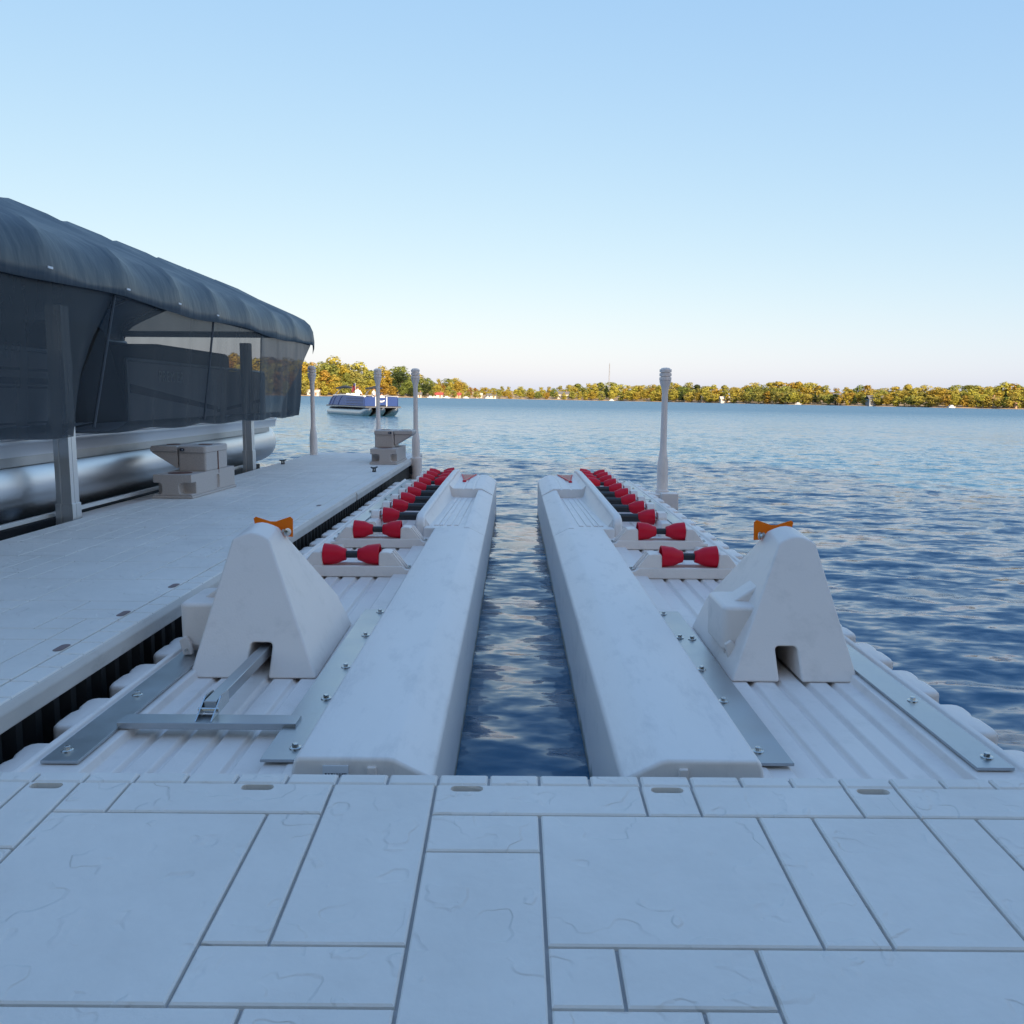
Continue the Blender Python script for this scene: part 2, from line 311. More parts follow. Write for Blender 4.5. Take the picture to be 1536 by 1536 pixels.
def cut(o, g):
    me = mesh_from('cutter', g); c = bpy.data.objects.new('cutter', me); COL.objects.link(c)
    if o.parent: c.parent = o.parent
    b = o.modifiers.new('cut', 'BOOLEAN'); b.object = c; b.operation = 'DIFFERENCE'; b.solver = 'EXACT'
    if len(o.modifiers) > 1: o.modifiers.move(len(o.modifiers) - 1, 0)
    others = [x for x in o.modifiers if x != b]
    for x in others: x.show_viewport = False
    dg = bpy.context.evaluated_depsgraph_get(); nm = bpy.data.meshes.new_from_object(o.evaluated_get(dg))
    for x in others: x.show_viewport = True
    o.modifiers.remove(b); old = o.data; o.data = nm; nm.name = o.name
    bpy.data.objects.remove(c); bpy.data.meshes.remove(me)
    o.data.shade_smooth(); o.data.set_sharp_from_angle(angle=R(180 if others else 35))
def rbox(x0, x1, y0, y1, z0, z1, r, axis='z', n=4):
    """box with rounded corners round one axis"""
    def ring(a0, a1, b0, b1):
        pts = []
        for cx, cy, s in ((a1 - r, b0 + r, -90), (a1 - r, b1 - r, 0), (a0 + r, b1 - r, 90), (a0 + r, b0 + r, 180)):
            for k in range(n + 1):
                t = R(s + 90 * k / n); pts.append((cx + r * math.cos(t), cy + r * math.sin(t)))
        return pts
    if axis == 'z': return prism(ring(x0, x1, y0, y1), z0, z1, 'z')
    if axis == 'y': return prism(ring(x0, x1, z0, z1), y0, y1, 'y')
    return prism(ring(y0, y1, z0, z1), x0, x1, 'x')

# ------------------------------------------------------------------ water and land
rw = random.Random(5)
def lake():
    import numpy as np
    xs = np.concatenate([np.arange(-16, -6, .10), np.arange(-6, 7, .05), np.arange(7, 20, .10)])
    ys = [0.5]
    while ys[-1] < 46: ys.append(ys[-1] + max(0.035, 0.0085 * ys[-1]))
    ys = np.array(ys); X, Y = np.meshgrid(xs, ys); Z = np.zeros_like(X)
    rng = np.random.default_rng(4)
    for i in range(70):
        lam = 0.18 * (1.1 / 0.18) ** rng.random(); k = 2 * math.pi / lam
        th = R(78) + rng.normal() * 0.55; amp = 0.0019 * lam ** 0.9 * (0.5 + rng.random())
        ph = k * (X * math.cos(th) + Y * math.sin(th)) + rng.random() * 6.28
        Z += amp * np.sin(ph)
    calm = 1 - 0.62 * np.exp(-(X / 0.55) ** 4) * (Y < 11)     # sheltered between the two floats
    fx = np.clip(np.minimum((X + 16) / 4, (20 - X) / 4), 0, 1); fy = np.clip((46 - Y) / 14, 0, 1)
    Z *= fx * fy * calm
    ny, nx = X.shape
    v = np.stack([X.ravel(), Y.ravel(), Z.ravel()], 1)
    idx = np.arange(nx * ny).reshape(ny, nx)
    q = np.stack([idx[:-1, :-1], idx[:-1, 1:], idx[1:, 1:], idx[1:, :-1]], -1).reshape(-1, 4)
    # outer sheet around the rippled part
    b = len(v); E_ = 4000.0; x0, x1, y0, y1 = xs[0], xs[-1], ys[0], ys[-1]
    ev = [(-E_, -60, 0), (x0, -60, 0), (x1, -60, 0), (E_, -60, 0), (-E_, y0, 0), (x0, y0, 0), (x1, y0, 0), (E_, y0, 0), (-E_, y1, 0), (x0, y1, 0), (x1, y1, 0), (E_, y1, 0), (-E_, E_, 0), (x0, E_, 0), (x1, E_, 0), (E_, E_, 0)]
    ef = [(0, 1, 5, 4), (1, 2, 6, 5), (2, 3, 7, 6), (4, 5, 9, 8), (6, 7, 11, 10), (8, 9, 13, 12), (9, 10, 14, 13), (10, 11, 15, 14)]
    me = bpy.data.meshes.new('lake_water')
    me.from_pydata(v.tolist() + ev, [], q.tolist() + [tuple(b + i for i in f) for f in ef])
    me.shade_smooth(); me.materials.append(M['water'])
    o = bpy.data.objects.new('lake_water', me); COL.objects.link(o); o['kind'] = 'structure'
lake()

def at_px(x, D):
    """direction of an image column at distance D, on the far shore"""
    return Vector((CAM.x + (x - 768) / F_PX * D * 1.01, D, 0))
def hgt(px, D): return px * D / F_PX
# shoreline: image column, distance
HEAD = [(250, 470), (430, 520), (520, 545), (600, 575), (660, 600), (700, 640), (712, 690)]
FAR = [(640, 800), (720, 720), (800, 705), (900, 690), (1000, 650), (1100, 590), (1250, 520), (1400, 460), (1560, 425), (1800, 380)]
def shore_at(tab, x):
    for (a, da), (b, db) in zip(tab, tab[1:]):
        if a <= x <= b: t = (x - a) / (b - a); return da + (db - da) * t
    return tab[0][1] if x < tab[0][0] else tab[-1][1]
def land(name, tab, rise, n=90):
    g = G(); x0, x1 = tab[0][0], tab[-1][0]; prof = [(-6, -1.5), (0, 0.05), (4, 0.6), (14, 1.3), (45, 0.35 * rise), (110, 0.8 * rise), (220, rise), (420, rise * .9)]
    vv = []; r = random.Random(3)
    for i in range(n + 1):
        x = x0 + (x1 - x0) * i / n; D = shore_at(tab, x); wob = r.uniform(-2, 2)
        for d, z in prof:
            p = at_px(x, D + d + (wob if d < 20 else 0)); vv.append((p.x, p.y, z * (0.85 + .3 * r.random() if d > 20 else 1)))
    m = len(prof); ff = [(i * m + j, i * m + j + 1, (i + 1) * m + j + 1, (i + 1) * m + j) for i in range(n) for j in range(m - 1)]
    add(g, vv, ff); o = mk(name, g, 'sand', plat=False); o['kind'] = 'structure'; return prof
HP = land('headland_ground', HEAD, 9.0); FP = land('far_shore_ground', FAR, 7.0)
def land_z(prof, d):
    for (a, za), (b, zb) in zip(prof, prof[1:]):
        if a <= d <= b: return za + (zb - za) * (d - a) / (b - a)
    return prof[-1][1]
# unseen wooded bank added on our own shore, behind the camera, to shade the dock
gb = G(); vv = []
for i in range(25):
    x = -60 + i * 6
    for y, z in ((-5, -1.0), (-8, .3), (-11, 1.2), (-16, 2.2), (-26, 3.5), (-60, 5)):
        vv.append((x, y + random.uniform(-.6, .6), z + random.uniform(-.15, .15)))
add(gb, vv, [(i * 6 + j, i * 6 + j + 1, (i + 1) * 6 + j + 1, (i + 1) * 6 + j) for i in range(24) for j in range(5)])
o = mk('unseen_shore_bank', gb, 'grassbank', plat=False); o['kind'] = 'structure'

# ------------------------------------------------------------------ near dock (slopes a little under the photographer)
def tile_geo(x0, x1, y0, y1, z1=0.0, th=0.022, gap=0.0036, ch=0.0035):
    x0 += gap; x1 -= gap; y0 += gap; y1 -= gap; v = []
    for z, i in ((z1 - th, 0), (z1 - ch, 0), (z1, ch)):
        v += [(x0 + i, y0 + i, z), (x1 - i, y0 + i, z), (x1 - i, y1 - i, z), (x0 + i, y1 - i, z)]
    f = [(8, 9, 10, 11)]
    for k in (0, 4): f += [(k, k + 1, k + 5, k + 4), (k + 1, k + 2, k + 6, k + 5), (k + 2, k + 3, k + 7, k + 6), (k + 3, k, k + 4, k + 7)]
    f.append((3, 2, 1, 0))
    return (v, f)
UX, UY, X0 = 0.1265, 0.15, -0.23
def kx(k): return X0 + UX * k
near = thing('floating_dock', 'grey moulded stone tile dock running crosswise at the foot of both roller floats', 'dock', (0, 2.10, 0.45))
NEARL = (0, 0, 0)
KMIN, KMAX = -22, 18
mk('dock_body', box(kx(KMIN), kx(KMAX), -2.55, -0.004, -0.30, -0.012), 'grout', near, bevel=0.01, local=True)
nbody = near.children[0]
for s_ in (-1.187, -0.667, -0.152, 0.34, 0.846): cut(nbody, rbox(s_ - .042, s_ + .042, -.078 - .0145, -.078 + .0145, -0.12, 0.05, .0135))
taken = set()
def ntile(k0, k1, r0, r1, hole=None):
    """columns k0..k1, rows r0..r1 (row 0 starts at the first full row line 1.905)"""
    def ry(r): return -0.055 if r == -1 else (1.905 - 2.10 - UY * r)
    t = mk('tile', tile_geo(kx(k0), kx(k1), ry(r1), ry(r0)), 'stone', near, smooth=False, local=True)
    for k in range(k0, k1):
        for r in range(r0, r1): taken.add((k, r))
    if hole is not None:
        cx, cy, hw, hh = hole
        cut(t, rbox(cx - hw, cx + hw, cy - hh, cy + hh, -0.10, 0.05, hh * 0.95))
        t.data.shade_flat()
    return t
SL = [-1.187, -0.667, -0.152, 0.34, 0.846, 1.34, -1.70]
for k0, k1, r0, r1 in [(-8, -7, -1, 1), (-7, -6, -1, 0), (-6, -2, -1, 0), (-2, 0, -1, 3), (0, 4, -1, 0), (4, 5, -1, 0), (5, 8, -1, 0), (8, 9, -1, 0), (9, 12, -1, 0), (12, 13, -1, 1),
                       (-7, -3, 0, 4), (-3, -2, 0, 3), (0, 2, 0, 1), (0, 2, 1, 5), (2, 6, 0, 3), (6, 7, 0, 3), (7, 9, 0, 3), (9, 10, 0, 3), (10, 12, 0, 2),
                       (-3, 0, 3, 4), (2, 3, 3, 4), (3, 5, 3, 4), (5, 9, 3, 6), (9, 12, 3, 4), (-7, -2, 4, 6), (-2, 0, 4, 7), (2, 4, 4, 6), (4, 5, 4, 7)]:
    h = None
    if r0 == -1:
        for s in SL:
            if kx(k0) + .04 < s < kx(k1) - .04: h = (s, -0.078, 0.040, 0.0135)
    ntile(k0, k1, r0, r1, h)
rt_ = random.Random(8)
def ashlar(free, place, rnd):
    cells = sorted(free, key=lambda c: (c[1], c[0]))
    for c in cells:
        if c not in free: continue
        opts = [(3, 3), (4, 3), (2, 3), (3, 2), (2, 2), (4, 2), (1, 3), (3, 1), (2, 1), (1, 2)]; rnd.shuffle(opts)
        opts = opts[:5] + [(2, 1), (1, 1)]
        for w, h in opts:
            cs = [(c[0] + i, c[1] + j) for i in range(w) for j in range(h)]
            if all(q in free for q in cs):
                for q in cs: free.discard(q)
                place(c[0], c[0] + w, c[1], c[1] + h); break
free = {(k, r) for k in range(KMIN, KMAX) for r in range(-1, 10)} - taken
ashlar(free, lambda a, b, c, d: ntile(a, b, c, d), rt_)
for k in range(KMIN, KMAX):
    mk('edge_brick', tile_geo(kx(k) + 0.004, kx(k + 1) + 0.004, -0.0555, 0.0, -0.0015, gap=0.0035, ch=0.005), 'stone', near, smooth=False, local=True)

# ------------------------------------------------------------------ walkway dock along the left
WX0, WX1, WY0, WY1, WZ = -3.19, -1.52, 2.17, 13.9, 0.51
walk = thing('floating_dock', 'long grey walkway dock with black ribbed side between covered boat and rollers', 'dock', (-2.35, 2.2, 0))
mk('dock_body', box(WX0 + .004, WX1 - .004, WY0, WY1, 0.425, WZ - 0.010), 'side', walk, bevel=0.012)
mk('edge_beam', prism([(WX1 - .055, WZ - .085), (WX1 + .006, WZ - .085), (WX1 + .010, WZ - .03), (WX1 - .004, WZ - .006), (WX1 - .055, WZ - .002)], WY0, 8.05), 'side', walk, bevel=0.006)
mk('edge_beam', prism([(WX1 - .055, WZ - .085), (WX1 + .006, WZ - .085), (WX1 + .010, WZ - .03), (WX1 - .004, WZ - .006), (WX1 - .055, WZ - .002)], 8.12, WY1), 'side', walk, bevel=0.006)
g = G(); pts = []; y = WY0 + .02; ph = 0
while y < WY1 - .02:
    pts.append((WX1 - .030 - (.0 if ph % 4 in (0, 1) else .035), y)); y += .035 if ph % 2 == 0 else .02; ph += 1
vv = [(x, yy, z) for x, yy in pts for z in (-0.15, 0.424)]
add(g, vv, [(2 * i, 2 * i + 2, 2 * i + 3, 2 * i + 1) for i in range(len(pts) - 1)])
mk('ribbed_skirt', g, 'skirt', walk, smooth=False)
mk('hull', box(WX0 + .06, WX1 - .10, WY0 + .05, WY1 - .05, -0.15, 0.34), 'skirt', walk)
UW = 0.13; rows = int((13.55 - WY0) / 0.15); colsw = 12
def wtile(a, b, c, d):
    mk('tile', tile_geo(WX0 + .012 + a * UW, WX0 + .012 + b * UW, WY0 + .01 + c * .15, WY0 + .01 + d * .15, WZ, gap=0.003, ch=0.002), 'stone', walk, smooth=False)
ashlar({(a, b) for a in range(colsw) for b in range(rows + 2)}, wtile, random.Random(21))
yb = WY0 + .01; wend = WX0 + .012 + colsw * UW
for i in range(28):
    t = mk('edge_brick', tile_geo(wend, WX1 - .003, yb, yb + .145, WZ - .001, gap=.003, ch=.004), 'stone', walk, smooth=False); yb += .145
mk('edge_strip', box(wend + .003, WX1 - .006, yb + .003, WY1 - .004, WZ - .02, WZ - .001), 'stone', walk)
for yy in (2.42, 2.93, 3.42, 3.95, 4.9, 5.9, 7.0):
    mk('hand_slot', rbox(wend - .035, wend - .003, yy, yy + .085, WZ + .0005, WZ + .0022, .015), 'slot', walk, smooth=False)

# ------------------------------------------------------------------ roller floats
def bolt_mesh():
    g = G(); lathe([(0.017, 0), (0.017, .003), (0.012, .0045)], (0, 0, 0), 'z', 14, g); lathe([(0.009, .004), (0.009, .013), (0.007, .0145)], (0, 0, 0), 'z', 6, g)
    me = mesh_from('bolt', g); me.materials.append(M['zinc']); return me
BOLT = bolt_mesh()
def bolt(p, parent, rotx=0):
    o = bpy.data.objects.new('bolt', BOLT); COL.objects.link(o); o.parent = parent
    L = LOC.get(parent.name, (0, 0, 0)); o.location = (p[0] - L[0], p[1] - L[1], p[2] - L[2]); o.rotation_euler = (rotx, 0, random.uniform(0, 1)); return o
KNOB = None
def knob_mesh():
    # scalloped edge block, local: x outward, y along
    poly = [(0, -.135), (.075, -.135), (.095, -.118), (.100, -.09), (.100, -.01), (.088, .02), (.098, .05), (.100, .10), (.09, .125), (.07, .135), (0, .135)]
    g = prism(poly, -0.16, 0.0, 'z')
    me = mesh_from('edge_knob', g); me.materials.append(M['plastic']); return me
KNOB = knob_mesh()
def make_float(s, label):
    fl = thing('roller_float', label, 'float', (s * 0.9, 2.2, 0))
    W = lambda g: mirror(g, s)
    # ribbed deck, extruded along the float
    prof = [(.60, -.15), (.60, .382), (.735, .382), (.742, .362)]
    x = .742
    for gx in (.84, .94, 1.04, 1.135):
        prof += [(gx - .014, .362), (gx - .008, .346), (gx + .006, .346), (gx + .016, .362)]
    prof += [(1.205, .362), (1.214, .388), (1.355, .388), (1.362, .40), (1.378, .402), (1.386, .388), (1.388, -.15)]
    mk('ribbed_deck', W(prism(prof, 2.165, 10.58)), 'plastic', fl, bevel=.005, seg=2)
    # raised inner beams
    s1 = [(.25, -.15), (.25, .392), (.262, .402), (.352, .448), (.37, .452), (.608, .452), (.620, .446), (.628, .41), (.632, .372), (.59, .37), (.55, -.15)]
    b1 = mk('inner_beam', W(prism(s1, 2.185, 6.262)), 'plastic_worn', fl, bevel=.012, seg=3)
    mk('beam_foot', W(box(.50, .668, 2.172, 2.30, .352, .388)), 'plastic', fl, bevel=.008)
    mk('seam_rib', W(box(.40, .425, 2.176, 2.19, .36, .43)), 'plastic', fl, bevel=.004)
    # second beam with sloping tray
    g = prism([(.25, -.15), (.25, .392), (.262, .402), (.352, .448), (.37, .456), (.405, .456), (.42, .38), (.42, -.15)], 6.268, 8.85)
    hexa([(.398, 6.268, .2), (.70, 6.268, .2), (.70, 8.85, .2), (.398, 8.85, .2), (.398, 6.268, .450), (.70, 6.268, .450), (.70, 8.85, .378), (.398, 8.85, .378)], g)
    mk('inner_beam', W(g), 'plastic_worn', fl, bevel=.008, seg=2)
    for xa in (.45, .505, .56, .60):
        mk('tray_rib', W(hexa([(xa, 6.40, .3), (xa + .034, 6.40, .3), (xa + .034, 8.70, .3), (xa, 8.70, .3), (xa, 6.40, .455), (xa + .034, 6.40, .455), (xa + .034, 8.70, .39), (xa, 8.70, .39)])), 'plastic_worn', fl, bevel=.006)
    wall = [(6.33, .30), (6.33, .48), (6.36, .515), (6.44, .536), (8.75, .548), (10.2, .545), (10.6, .52), (10.72, .45), (10.72, .30)]
    wl_ = prism(wall, .700, .765, 'x'); mk('guide_wall', W(wl_), 'plastic_worn', fl, bevel=.02, seg=4)
    mk('guide_wall_skirt', W(hexa([(.60, 6.36, .36), (.705, 6.36, .36), (.705, 8.8, .36), (.60, 8.8, .36), (.668, 6.40, .45), (.705, 6.40, .515), (.705, 8.8, .53), (.672, 8.8, .40)])), 'plastic_worn', fl, bevel=.01)
    s3 = [(.25, -.15), (.25, .398), (.262, .41), (.352, .462), (.37, .470), (.44, .470), (.446, .462), (.456, .462), (.462, .470), (.54, .470), (.546, .462), (.556, .462), (.562, .470), (.665, .470), (.71, .52), (.71, -.15)]
    g = prism(s3, 8.856, 10.45)
    n = len(s3); b = len(g[0]); tip = []
    for (xx, zz) in s3: tip.append((xx, 10.45, zz))
    for (xx, zz) in s3: tip.append((max(xx, .30), 10.74, zz - (.07 if zz > .3 else 0)))
    add(g, tip, [tuple(range(n)), tuple(range(2 * n - 1, n - 1, -1))] + [(i, i + n, (i + 1) % n + n, (i + 1) % n) for i in range(n)])
    mk('inner_beam', W(g), 'plastic_worn', fl, bevel=.008)
    # flat triangular marker at the lake end
    tri = [(.585, 9.55), (.49, 10.40), (.66, 10.40)]
    mk('marker', W(prism(tri, .4715, .476, 'z')), 'pinkclear', fl, smooth=False)
    rim = tube([(.585, 9.55, .478), (.49, 10.40, .478)], .007, 6); tube([(.585, 9.55, .478), (.66, 10.40, .478)], .007, 6, rim); lathe([(.02, 0), (.02, .016), (.012, .02)], (.585, 9.53, .4715), 'z', 10, rim)
    mk('marker_rim', W(rim), 'red', fl)
    # outer side rail that carries the roller bearings
    mk('side_rail', W(prism([(1.065, .34), (1.065, .455), (1.078, .472), (1.135, .472), (1.165, .44), (1.175, .34)], 6.42, 10.55)), 'plastic', fl, bevel=.008)
    # scalloped blocks along the outer edge
    y = 2.34
    while y < 10.5:
        k = bpy.data.objects.new('edge_knob', KNOB); COL.objects.link(k); k.parent = fl
        k.location = (s * 1.386 - s * .9, y - 2.2, .372 + random.uniform(-.003, .003)); k.scale = (s, 1, 1)
        bv = k.modifiers.new('Bevel', 'BEVEL'); bv.width = .016; bv.segments = 3; bv.limit_method = 'ANGLE'; bv.angle_limit = R(50); bv.harden_normals = False
        y += .38
    KNOB.shade_smooth(); KNOB.set_sharp_from_angle(angle=R(180))
    # aluminium strips
    def strip(x0, x1, y0, y1, ys, bx):
        st = mk('metal_strip', W(box(x0, x1, y0, y1, .3915, .4005)), 'alu', fl, bevel=.0012, seg=1)
        for yy in ys: bolt((s * bx, yy, .4005), st)
    strip(.638, .741, 2.29, 4.01, (2.37, 2.78, 3.12, 3.55, 3.95), .662)
    if s > 0: bolt((.71, 3.53, .4005), [c for c in fl.children if c.name.startswith('metal_strip')][-1])
    strip(1.236, 1.340, 2.27, 4.10, (2.34, 2.80, 3.42, 3.95), 1.30)
    strip(1.245, 1.335, 6.3, 8.55, (6.5, 7.5, 8.4), 1.29)
    strip(1.245, 1.335, 8.58, 10.5, (8.8, 9.6, 10.4), 1.29)
    return fl
fL = make_float(-1, 'beige ribbed roller float moored against the walkway dock')
fR = make_float(1, 'beige ribbed roller float on the open water side of the gap')
# metal brace lying on the walkway-side float
cb = mk('cross_bar', box(-1.245, -.70, 2.525, 2.60, .391, .412), 'alu', fL, bevel=.002, seg=1)
cb.location.z += 0
g = hexa([(-1.005, 2.60, .415), (-.965, 2.60, .415), (-.955, 3.45, .425), (-.995, 3.45, .425), (-1.005, 2.60, .455), (-.965, 2.60, .455), (-.955, 3.45, .465), (-.995, 3.45, .465)])
tb = mk('tongue_bar', g, 'alu', fL, bevel=.004)
for dx in (-.0262, .0222):
    mk('fork_plate', prism([(2.535, .413), (2.575, .413), (2.70, .418), (2.70, .456), (2.63, .462)], -.985 + dx, -.985 + dx + .004, 'x'), 'zinc', fL, smooth=False)
mk('fork_pin', lathe([(.008, -.032), (.008, .032)], (-.985, 2.59, .43), 'x', 10), 'zinc', fL)
lb = mk('barcode_label', box(-.542, -.474, 2.1795, 2.1835, .385, .432), 'label', fL, smooth=False)
for i in range(14):
    mk('barcode_line', box(-.536 + i * .0042, -.536 + i * .0042 + random.choice((.0012, .002, .003)), 2.1785, 2.1794, .390, .412), 'ink', lb, smooth=False)

# ------------------------------------------------------------------ rollers
CONE = [(.030, .0), (.034, .002), (.040, .022), (.056, .056), (.062, .10), (.0645, .128), (.060, .130), (.052, .112), (.022, .095)]
def cone(xc, d, y, z, sc=1.0):
    return lathe([(r * sc, h * d * sc) for r, h in CONE], (xc, y, z), 'x', 28)
ordn = ['first', 'second', 'third', 'fourth', 'fifth', 'sixth', 'seventh', 'eighth', 'ninth', 'tenth', 'eleventh']
def cradle(s, y, i, side):
    t = thing('roller_cradle', f'{ordn[i]} beige cradle with two red cone rollers counting from bow stop on {side} float', 'roller', (s * .985, y, .36), 'double red rollers in beige cradles')
    W = lambda g: mirror(g, s)
    low = [(.668, .364), (1.225, .364), (1.262, .389), (1.302, .389), (1.302, .408), (1.262, .410), (1.24, .426), (.685, .426), (.668, .408), (.634, .404), (.634, .384), (.66, .382)]
    mk('cradle_base', W(prism(low, y - .075, y - .045)), 'plastic', t, bevel=.005)
    mk('cradle_base', W(prism(low, y + .045, y + .075)), 'plastic', t, bevel=.005)
    mk('cradle_floor', W(box(.69, 1.22, y - .046, y + .046, .368, .402)), 'plastic', t)
    for xa, xb in ((.718, .80), (1.165, 1.235)):
        if xa < .9: hp = [(.68, .41), (.745, .498), (.765, .506), (.812, .506), (.822, .495), (.822, .41)]
        else: hp = [(1.288, .40), (1.215, .492), (1.20, .506), (1.16, .506), (1.148, .495), (1.148, .40)]
        mk('shoulder', W(prism(hp, y - .060, y + .062)), 'plastic', t, bevel=.008, seg=3)
    for yy in (-.058, .0, .045):
        mk('gusset', W(prism([(.662, .404), (.70, .41), (.752, .50), (.742, .506)], y + yy, y + yy + .013)), 'plastic', t, bevel=.003)
    for d in (-1, 1):
        mk('cone_roller', W(cone(.985 + d * .034, d, y, .482)), 'red', t, ang=50)
    mk('shaft', W(lathe([(.021, -.14), (.021, .14)], (.985, y, .482), 'x', 18)), 'black', t)
    bolt((s * .648, y, .406), t); bolt((s * 1.285, y, .410), t)
    return t
def long_roller(s, y, i, side):
    t = thing('long_roller', f'{ordn[i]} roller from bow stop on {side} float, one red cone on black shaft', 'roller', (s * .95, y, .42), 'single red cone rollers with long black shafts')
    W = lambda g: mirror(g, s)
    mk('cone_roller', W(cone(.925, 1, y, .485, .98)), 'red', t, ang=50)
    mk('shaft', W(lathe([(.032, -.10), (.032, .085)], (.86, y, .478), 'x', 20)), 'black', t)
    mk('axle', W(lathe([(.012, -.06), (.012, .05)], (1.06, y, .484), 'x', 10)), 'zinc', t)
    mk('bearing_block', W(prism([(y - .09, .40), (y - .08, .49), (y - .05, .525), (y + .05, .525), (y + .08, .49), (y + .09, .40)], 1.074, 1.14, 'x')), 'plastic', t, bevel=.008)
    return t
def twin_roller(s, y, i, side):
    t = thing('twin_roller', f'{ordn[i]} roller from bow stop on {side} float, two red cones near lake end', 'roller', (s * .92, y, .42), 'twin red rollers at the lake end of the floats')
    W = lambda g: mirror(g, s)
    mk('cone_roller', W(cone(.925, 1, y, .485, .98)), 'red', t, ang=50)
    mk('cone_roller', W(cone(.885, -1, y, .495, .98)), 'red', t, ang=50)
    mk('shaft', W(lathe([(.020, -.13), (.020, .13)], (.90, y, .487), 'x', 14)), 'black', t)
    mk('bearing_block', W(prism([(y - .07, .40), (y - .06, .49), (y - .04, .515), (y + .04, .515), (y + .06, .49), (y + .07, .40)], 1.074, 1.13, 'x')), 'plastic', t, bevel=.008)
    return t
for s, side in ((-1, 'walkway-side'), (1, 'lake-side')):
    for i, y in enumerate((5.0, 5.97)): cradle(s, y, i, side)
    for i, y in enumerate((6.68, 7.24, 7.76, 8.26, 8.76)): long_roller(s, y, i + 2, side)
    for i, y in enumerate((9.25, 9.68, 10.08, 10.42)): twin_roller(s, y, i + 7, side)

# ------------------------------------------------------------------ bow stops
def bow_stop(s, label):
    t = thing('bow_stop', label, 'bow stop', (s * 1.0, 3.5, .362))
    W = lambda g: mirror(g, s)
    z0 = .3635
    n = 6
    A, B_, C_ = Vector((.765, 3.09, z0)), Vector((.778, 3.87, z0)), Vector((1.012, 3.395, .832))
    nl = (B_ - A).cross(C_ - A); A2, B2, C2 = Vector((1.238, 3.09, z0)), Vector((1.238, 3.87, z0)), Vector((1.160, 3.395, .832)); nr = (B2 - A2).cross(C2 - A2)
    def onl(y, z): return A.x - (nl.y * (y - A.y) + nl.z * (z - A.z)) / nl.x
    def onr(y, z): return A2.x - (nr.y * (y - A2.y) + nr.z * (z - A2.z)) / nr.x
    kf = (3.395 - 3.09) / (.832 - z0); kb = (3.60 - 3.895) / (.852 - .50)
    v = [A, A2, B2, B_, (onl(3.895, .50), 3.895, .50), (onr(3.895, .50), 3.895, .50)]
    ft, bt = [], []
    for k in range(n + 1):
        u = k / n; h = .026 * math.sin(math.pi * u)
        zf, zb = .832 + h, .852 + h; yf, yb_ = 3.09 + kf * (zf - z0), 3.895 + kb * (zb - .50)
        ft.append((onl(3.395, .832) * (1 - u) + onr(3.395, .832) * u, yf, zf)); bt.append((onl(3.60, .852) * (1 - u) + onr(3.60, .852) * u, yb_, zb))
    v = [tuple(q) for q in v] + ft + bt; F0 = 6; B0 = 6 + n + 1
    f = [(0, 3, 2, 1), (0, 1, F0 + n) + tuple(range(F0 + n - 1, F0 - 1, -1)), (3, 4, 5, 2), (4,) + tuple(range(B0, B0 + n + 1)) + (5,),
         (0, F0, B0, 4, 3), (1, 2, 5, B0 + n, F0 + n)]
    f += [(F0 + k, F0 + k + 1, B0 + k + 1, B0 + k) for k in range(n)]
    b = mk('stop_body', W((v, f)), 'plastic', t, bevel=.016, seg=4)
    g = rbox(.945, 1.027, 2.9, 3.62, .30, .478, .014, 'y'); gm = W(g)
    cut(b, shift(gm, (-s * 1.0, -3.5, -.362)))
    for md in b.modifiers: md.width = .009; md.segments = 3
    # moulded latch box on the walkway side of both stops
    ox = (.772 if s > 0 else -1.335)
    lbx = mk('latch_box', rbox(ox, ox + .19, 3.27, 3.56, .425, .603, .035, 'z'), 'plastic', t, bevel=.018, seg=3)
    mk('latch_fin', prism([(ox + .055, .596), (ox + .215, .596), (ox + .215, .676), (ox + .165, .672)], 3.37, 3.49), 'plastic', t, bevel=.01)
    mk('latch_box_foot', hexa([(ox + .07, 3.30, .40), (ox + .19, 3.30, .40), (ox + .19, 3.53, .40), (ox + .07, 3.53, .40), (ox + .012, 3.28, .432), (ox + .19, 3.28, .432), (ox + .19, 3.55, .432), (ox + .012, 3.55, .432)]), 'plastic', t, bevel=.012)
    for yy in (3.245, 3.305):
        mk('hinge_lug', prism([(ox + .005, .462), (ox + .03, .478), (ox + .05, .45), (ox + .055, .405), (ox + .02, .402)], yy, yy + .022), 'plastic', t, bevel=.005)
    mk('hinge_pin', lathe([(.006, 0), (.006, .11)], (ox + .035, 3.235, .425), 'y', 10), 'zinc', t)
    mk('base_flange', W(box(1.225, 1.275, 3.12, 3.83, .388, .394)), 'plastic', t, bevel=.002)
    # orange bow-tie flag
    cx = 1.058
    fl = [(cx - .082, .795 + .012), (cx - .084, .884), (cx - .073, .894), (cx - .012, .873), (cx + .012, .873), (cx + .073, .893), (cx + .082, .885), (cx + .071, .825)]
    mk('orange_flag', W(prism(fl, 3.622, 3.630)), 'orange', t, bevel=.002)
    bolt((s * (cx - .065), 3.60, .832), t, R(90))
    mk('flag_pin', W(lathe([(.007, 0), (.007, .03)], (cx - .05, 3.595, .838), 'y', 10)), 'zinc', t)
    return t
bow_stop(-1, 'beige plastic bow stop straddling the metal tongue bar beside the walkway')
bow_stop(1, 'beige plastic bow stop with latch box showing, on the lake-side float')

